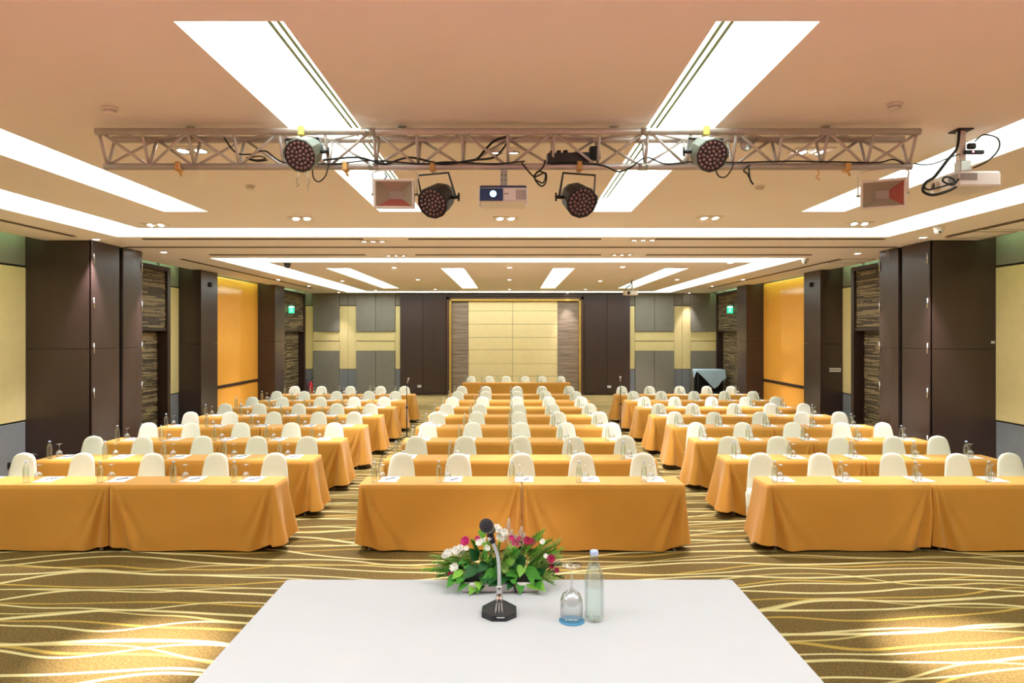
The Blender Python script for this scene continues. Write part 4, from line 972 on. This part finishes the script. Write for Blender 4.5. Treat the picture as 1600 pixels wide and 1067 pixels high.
multilight(788, 236, 2, 'twin ceiling lamp behind the middle of the truss', SPOT_W, (0,0.1,-1))
for (px, py, lab) in ((583,376,'left, nearer the stage'), (1005,374,'right, nearer the stage'), (619,398.5,'left, farther from the stage'), (972,397,'right, farther from the stage')):
    multilight(px, py, 3, 'triple downlight on the soffit between the coves, '+lab)
for (px, py, lab) in ((616,418,'left in the first rear row'), (796,418,'middle in the first rear row'), (973,417,'right in the first rear row'), (535,439,'far left in the second rear row'), (653,437,'left in the second rear row'),
        (796,437,'middle in the second rear row'), (938,439,'right in the second rear row'), (1058,437,'far right in the second rear row'), (587,453.6,'far left in the last row'), (680,452,'left in the last row'), (796,452,'middle in the last row'),
        (915,452,'right in the last row'), (1006,455,'far right in the last row')):
    downlight(px, py, 'small round downlight, '+lab, SPOT_W*0.7)
for (px, py, lab) in ((150,374,'above the left partition stack'), (1442,371,'above the right partition stack'), (1340,396,'on the soffit beyond the right partition stack'), (256,394,'on the soffit beyond the left partition stack'), (435,437,'in front of the left amber bay'), (1161,437,'in front of the right amber bay'),
        (1113,447,'near the right rear doors'), (482,447,'near the left rear doors'), (1077,457.6,'at the far wall on the right'), (529,457,'at the far wall on the left'), (887,457.6,'at the far wall right of the cream panels'), (1141,410.6,'beside the rear cove on the right')):
    downlight(px, py, 'small round downlight '+lab, SPOT_W*(0.3 if 'far wall' in lab else 1.0))
for x_, lab in ((-4.8,'far left'), (-1.6,'left'), (1.6,'right'), (4.8,'far right')):      # unseen lamps added behind the camera; their bounce brightens the near ceiling
    t = multilight(798+x_*100, 300, 2, 'added unseen twin lamp over the stage, '+lab, 1500.0, (0,0,-1), 0.95); t.location = (x_, -0.7, RZ)
def detector(px, py, lab):
    s_ = (520-py)/(RZ-CAMZ); t = thing('smoke_detector', lab, 'smoke detector', ((px-798)/s_, FPX/s_, RZ), group='smoke detectors')
    m = MB(); m.lathe([(0.050,-0.001),(0.052,-0.012),(0.046,-0.018)], 20, cap1=True); m.build('base', OFFW, t)
    m = MB(); m.lathe([(0.040,-0.018),(0.038,-0.036),(0.030,-0.044),(0.0,-0.046)], 20); m.build('sensor_head', OFFW, t)
    m = MB(); m.lathe([(0.0405,-0.024),(0.0405,-0.029)], 20); m.build('vent_band', VENT, t)
detector(172, 168, 'smoke detector on the ceiling in front of the left truss end'); detector(1397, 162, 'smoke detector on the ceiling in front of the right truss end')
detector(391, 290, 'smoke detector on the ceiling behind the left of the truss'); detector(1187, 291, 'smoke detector on the ceiling behind the right of the truss')
def dome(px, py, lab, mat=OFFW):
    s_ = (520-py)/(RZ-CAMZ); t = thing('dome_camera', lab, 'security camera', ((px-798)/s_, FPX/s_, RZ), group='dome cameras')
    m = MB(); m.lathe([(0.075,-0.001),(0.078,-0.03),(0.066,-0.05)], 20); m.build('base', mat, t)
    m = MB(); m.lathe([(0.066,-0.05),(0.060,-0.085),(0.040,-0.110),(0.0,-0.120)], 20); dm = m.build('dome', PWHITE if mat is OFFW else BLACK, t)
    A = aim((-0.3,-0.8,-0.4)); A.translation = Vector((-0.018,-0.05,-0.085)); m = MB(); m.lathe([(0.016,0.0),(0.016,0.012),(0.0,0.014)], 12, M=A); m.build('lens', BLACK, dm)
dome(1467, 354, 'white dome camera on the ceiling by the right partition stack'); dome(1258, 404, 'white dome camera on the ceiling by the rear cove'); dome(449, 411, 'small dark dome camera in the rear ceiling on the left', BLACK)
# tracks and air slots on the soffit
def strip(name, lab, cat, x0, x1, y0, y1, mat=TRACK, t=0.012):
    o = box(name, mat, (x0-x1)/2, (x1-x0)/2, (y0-y1)/2, (y1-y0)/2, -t, -0.0005); o.location = ((x0+x1)/2, (y0+y1)/2, RZ); return tag(o, lab, cat)
strip('partition_track', 'dark track for the folding partition across the soffit', 'track', -7.0, 7.0, 12.36, 12.44, TRACK)
for (x0, x1, y, lab) in ((-6.1,-2.45,11.33,'nearer the stage, left'), (-1.7,1.5,11.33,'nearer the stage, middle'), (2.4,6.2,11.33,'nearer the stage, right'), (-6.0,-2.9,13.62,'farther from the stage, left'), (-1.9,1.8,13.62,'farther from the stage, middle'), (2.7,6.0,13.62,'farther from the stage, right')):
    strip('air_slot', 'long air slot in the soffit, '+lab, 'air vent', x0, x1, y-0.05, y+0.05)
for sgn, nm in ((-1,'left'), (1,'right')):
    strip('air_slot', 'long air slot beside the front cove on the %s' % nm, 'air vent', min(sgn*7.0,sgn*7.08), max(sgn*7.0,sgn*7.08), 4.0, 11.0)
    strip('air_slot', 'long air slot beside the rear cove on the %s' % nm, 'air vent', min(sgn*6.9,sgn*6.98), max(sgn*6.9,sgn*6.98), 14.4, 23.8)
def hatch(x0, x1, y0, y1, lab):
    t = thing('access_hatch', lab, 'hatch', ((x0+x1)/2, (y0+y1)/2, RZ), group='ceiling access hatches'); hx, hy = (x1-x0)/2, (y1-y0)/2
    m = MB(); m.box(-hx+0.02, hx-0.02, -hy+0.02, hy-0.02, -0.004, -0.0005); m.build('hatch_panel', CEIL, t)
    for (a, b_, c, d_) in ((-hx,hx,-hy,-hy+0.015), (-hx,hx,hy-0.015,hy), (-hx,-hx+0.015,-hy,hy), (hx-0.015,hx,-hy,hy)):
        m = MB(); m.box(a,b_,c,d_,-0.006,-0.0005); m.build('rim', TRACK, t)
hatch(7.12, 7.80, 9.5, 10.3, 'ceiling access hatch nearest the right wall by the front cove'); hatch(7.12, 7.80, 10.5, 11.2, 'ceiling access hatch above the right partition stack'); hatch(7.05, 7.70, 14.4, 15.2, 'ceiling access hatch by the right rear cove')

# rear projector
p3 = thing('ceiling_projector', 'small white projector hanging from the rear ceiling on the right', 'projector', at(985, 458, 20.0))
m = MB(); m.bbox(-0.20, 0.20, -0.16, 0.16, -0.06, 0.06, 0.012); m.build('housing', OFFW, p3)
m = MB(); m.tube([(0.05,0,0.06),(0.05,0,RZ-p3.location.z-0.002)], 0.022, 8); m.build('pole', STEEL, p3)
m = MB(); m.tube(smoothpath([(-0.14,-0.05,0.06),(-0.12,-0.05,0.16),(-0.02,-0.03,0.22),(0.03,0,0.34)],5), 0.014, 6); m.build('cable', BLACKR, p3)
A = aim((0,-1,0)); A.translation = Vector((-0.08,-0.16,0)); m = MB(); m.lathe([(0.045,0),(0.045,0.02),(0.03,0.022),(0.0,0.012)], 16, M=A); m.build('lens', BLACK, p3)

# ------------------------------------------------------------------ things along the walls
for sgn, nm in ((-1,'left'), (1,'right')):
    t = thing('exit_sign', 'green lit exit sign above the far doors on the %s' % nm, 'exit sign', (sgn*(WX-0.27), 24.35, 3.20), (0,0,sgn*PI/2*0), 'green exit signs')
    def eb(name, mat, y0, y1, z0, z1, x0, x1, par=t):
        m = MB(); m.box(min(-sgn*x0,-sgn*x1), max(-sgn*x0,-sgn*x1), y0, y1, z0, z1); return m.build(name, mat, par)
    eb('bracket', STEEL, -0.08, 0.08, 0.20, 0.26, 0.0, 0.10)
    m = MB(); m.bbox(-0.10, 0.10, -0.02, 0.02, -0.06, 0.20, 0.004); o = m.build('housing', EXITG, t, (-sgn*0.11,0,0))
    m = MB(); m.box(-0.09, 0.09, -0.024, -0.02, 0.130, 0.185); m.build('header', EXITW, t, (-sgn*0.11,0,0))
    # running figure
    m = MB()
    for (a, b_, r) in (((-0.02,0.09),(0.0,0.04),0.014), ((0.0,0.04),(-0.03,0.0),0.011), ((-0.03,0.0),(-0.06,-0.02),0.010), ((0.0,0.04),(0.035,0.02),0.011), ((0.035,0.02),(0.03,-0.03),0.010), ((-0.015,0.085),(0.03,0.07),0.009), ((-0.015,0.085),(-0.05,0.06),0.009)):
        m.tube([(a[0],-0.022,a[1]),(b_[0],-0.022,b_[1])], r*0.6, 6)
    m.build('pictogram', EXITW, t, (-sgn*0.11,0,0))
def extinguisher(x, y, h, lab):
    t = thing('fire_extinguisher', lab, 'fire extinguisher', (x, y, 0), group='fire extinguishers'); k = h/0.6
    m = MB(); m.lathe([(0.0,0.0),(0.068*k,0.0),(0.075*k,0.012*k),(0.075*k,0.36*k),(0.066*k,0.41*k),(0.036*k,0.45*k),(0.022*k,0.47*k),(0.022*k,0.50*k)], 20, cap1=True); m.build('cylinder', REDP, t)
    m = MB(); m.bbox(-0.022*k,0.022*k,-0.022*k,0.022*k,0.50*k,0.54*k,0.004); v_ = m.build('valve', STEEL, t)
    m = MB(); m.tube([(0,0,0.54*k),(0.05*k,-0.02*k,0.565*k),(0.11*k,-0.04*k,0.60*k)], 0.010*k, 6); m.build('lever', BLACK, v_)
    m = MB(); m.tube([(0,0,0.53*k),(0.06*k,-0.02*k,0.535*k),(0.10*k,-0.035*k,0.53*k)], 0.010*k, 6); m.build('handle', STEEL, v_)
    m = MB(); m.tube(smoothpath([(-0.02*k,0,0.52*k),(-0.09*k,-0.02*k,0.53*k),(-0.13*k,-0.03*k,0.42*k),(-0.11*k,-0.03*k,0.20*k),(-0.10*k,-0.03*k,0.10*k)],6), 0.012*k, 8); m.build('hose', BLACKR, t)
extinguisher(-7.83, 26.7, 0.68, 'red fire extinguisher standing by the far left corner'); extinguisher(-7.88, 11.25, 0.50, 'red fire extinguisher by the left partition stack, behind the front chair')
def plate(name, lab, loc, mat, hx, hz, wall_dir, holes_=2):
    t = thing(name, lab, 'socket' if 'socket' in name else 'switch', loc); d = Vector(wall_dir); u = Vector((0,0,1)).cross(d).normalized()
    M_ = Matrix((u, d, Vector((0,0,1)))).transposed().to_4x4()
    m = MB(); m.bbox(-hx, hx, 0, 0.012, -hz, hz, 0.003, M=M_); p = m.build('plate', mat, t)
    for k in range(holes_):
        xx = hx*(2*(k+0.5)/holes_-1); m = MB(); m.box(xx-hx*0.28, xx+hx*0.28, 0.012, 0.015, -hz*0.45, hz*0.45, M=M_); m.build('insert', VENT if mat is not BLACK else BLACKR, p)
plate('wall_socket', 'white wall socket on the brown panel left of the gold frame', (fx(656), Y1-0.141, 0.34), PWHITE, 0.075, 0.045, (0,-1,0))
plate('wall_socket', 'black wall socket beside the white one, left of the gold frame', (fx(649), Y1-0.141, 0.33), BLACK, 0.065, 0.04, (0,-1,0))
plate('wall_socket', 'white wall socket on the brown panel right of the gold frame', (fx(951), Y1-0.141, 0.32), PWHITE, 0.075, 0.045, (0,-1,0))
plate('wall_socket', 'black wall socket beside the white one, right of the gold frame', (fx(944), Y1-0.141, 0.33), BLACK, 0.065, 0.04, (0,-1,0))
plate('wall_socket', 'black double socket low on the grey left wall', (-WX+0.031, 11.15, 0.28), BLACK, 0.075, 0.05, (1,0,0))
plate('light_switch', 'wide white switch plate on the right column', (7.98, 16.799, 1.53), PWHITE, 0.14, 0.045, (0,-1,0), 4)
plate('light_switch', 'small white switch plate on the side of the right partition stack', (8.12, 11.499, 2.28), PWHITE, 0.03, 0.02, (0,-1,0), 1)
for sgn, nm in ((-1,'left'), (1,'right')):
    t = thing('wall_sensor', 'small black sensor high on the side of the near %s column' % nm, 'sensor', (sgn*7.619, 17.3, 3.66), group='black column sensors')
    m = MB(); m.bbox(min(0,-sgn*0.05), max(0,-sgn*0.05), -0.05, 0.05, -0.06, 0.06, 0.01); m.build('case', BLACK, t)
    A = aim((-sgn,0,0)); A.translation = Vector((-sgn*0.05,0,0)); m = MB(); m.lathe([(0.03,0.0),(0.0,0.01)], 10, M=A); m.build('lens', BLACKR, t)

# microphone stands in the aisles
def mic_stand(x, y, h, lab, lean):
    t = thing('microphone_stand', lab, 'microphone stand', (x, y, 0), group='aisle microphone stands')
    for k in range(3):
        a = 0.5+k*2*PI/3; m = MB(); m.tube([(0,0,0.10),(0.19*math.cos(a),0.19*math.sin(a),0.012)], 0.010, 6); lg = m.build('leg', BLACK, t)
        m = MB(); m.tube([(0.18*math.cos(a),0.18*math.sin(a),0.012),(0.21*math.cos(a),0.21*math.sin(a),0.011)], 0.0105, 6); m.build('rubber_foot', BLACKR, lg)
    m = MB(); m.tube([(0,0,0.06),(0,0,h*0.55)], 0.013, 8); m.build('lower_tube', BLACK, t)
    m = MB(); m.tube([(0,0,h*0.55),(0,0,h-0.10)], 0.009, 8); m.build('upper_tube', BLACK, t)
    m = MB(); m.tube([(0,0,h*0.53),(0,0,h*0.57)], 0.022, 10); m.build('clutch', BLACKR, t)
    p = Vector((0,0,h-0.10)); d_ = Vector((lean,-0.10,0.13))
    m = MB(); m.tube([p, p+d_*0.35], 0.016, 8); m.build('clip', BLACKR, t)
    m = MB(); m.tube([p+d_*0.1, p+d_], [0.010,0.016], 10); mb_ = m.build('microphone_body', STEEL, t)
    A = aim(d_); A.translation = p+d_*1.1; m = MB(); m.lathe([(0.026*math.sin(PI*(1-k/8)) if 0 < k < 8 else 0.0002, -0.026*math.cos(PI*k/8)) for k in range(9)], 14, M=A); m.build('grille', STEEL, mb_)
mic_stand(-2.36, 15.5, 1.36, 'black microphone stand in the left aisle', 0.05); mic_stand(2.62, 16.3, 1.34, 'black microphone stand in the right aisle', -0.02)
cable([(-2.5,15.4,0.008),(-2.46,14.6,0.008),(-2.55,13.6,0.008),(-2.42,12.6,0.008),(-2.25,11.4,0.008),(-2.1,10.6,0.008),(-1.9,10.3,0.008)], 0.007, 'black microphone cable on the carpet of the left aisle', group='cables on the carpet')
cable([(2.58,16.2,0.008),(2.35,15.5,0.008),(2.5,14.4,0.008),(2.35,13.2,0.008),(2.6,12.0,0.008),(2.5,11.0,0.008)], 0.007, 'black microphone cable on the carpet of the right aisle', group='cables on the carpet')

# trolley under a pale blue cloth
ty = 25.6; tx = (1107-798)/FPX*ty
tl = thing('service_trolley', 'dark trolley under the pale blue cloth in the far right corner', 'trolley', (tx, ty, 0))
m = MB(); m.bbox(-0.50, 0.50, -0.30, 0.30, 1.03, 1.07, 0.006); m.build('top_shelf', BLACK, tl)
m = MB(); m.bbox(-0.50, 0.50, -0.30, 0.30, 0.18, 0.22, 0.006); m.build('bottom_shelf', BLACK, tl)
for sx in (-1, 1):
    for sy in (-1, 1):
        m = MB(); m.tube([(sx*0.46,sy*0.26,0.10),(sx*0.46,sy*0.26,1.03)], 0.02, 8); m.build('leg', BLACK, tl)
        m = MB(); m.lathe([(0.0,-0.02),(0.05,-0.02),(0.05,0.02),(0.0,0.02)], 12, M=Matrix.Translation((sx*0.46,sy*0.26,0.05)) @ Matrix.Rotation(PI/2,4,'Y')); m.build('wheel', BLACKR, tl)
m = MB(); m.box(-0.44, 0.44, 0.24, 0.26, 0.22, 1.03); m.build('back_panel', BLACK, tl)
hx, hy, zt = 0.52, 0.32, 1.075; n = 34; sd = 0.70; vs = []; fs = []
ca, sa = math.cos(0.80), math.sin(0.80)
for i in range(n+1):
    for j in range(n+1):
        u = (2*i/n-1)*sd; v = (2*j/n-1)*sd; x = u*ca-v*sa+0.12; y = u*sa+v*ca-0.05
        ex = max(0, abs(x)-hx); ey = max(0, abs(y)-hy); dr_ = math.hypot(ex, ey)
        wv_ = 0.02*math.sin(x*14+y*9)*min(1, dr_*4)
        qx = math.copysign(min(abs(x), hx)+0.10*min(ex,0.3)+(0.012 if ex else 0), x); qy = math.copysign(min(abs(y), hy)+0.12*min(ey,0.3)+(0.012 if ey else 0), y)
        vs.append((qx+wv_*(ey > 0), qy+wv_*(ex > 0), zt-dr_*0.97))
for i in range(n):
    for j in range(n): a = i*(n+1)+j; fs.append((a, a+n+1, a+n+2, a+1))
m = MB(); m.add(vs, fs, 0, True); bc = m.build('trolley_cloth', BLUEC, None, (tx, ty, 0)); tag(bc, 'pale blue cloth thrown cornerwise over the trolley', 'cloth')
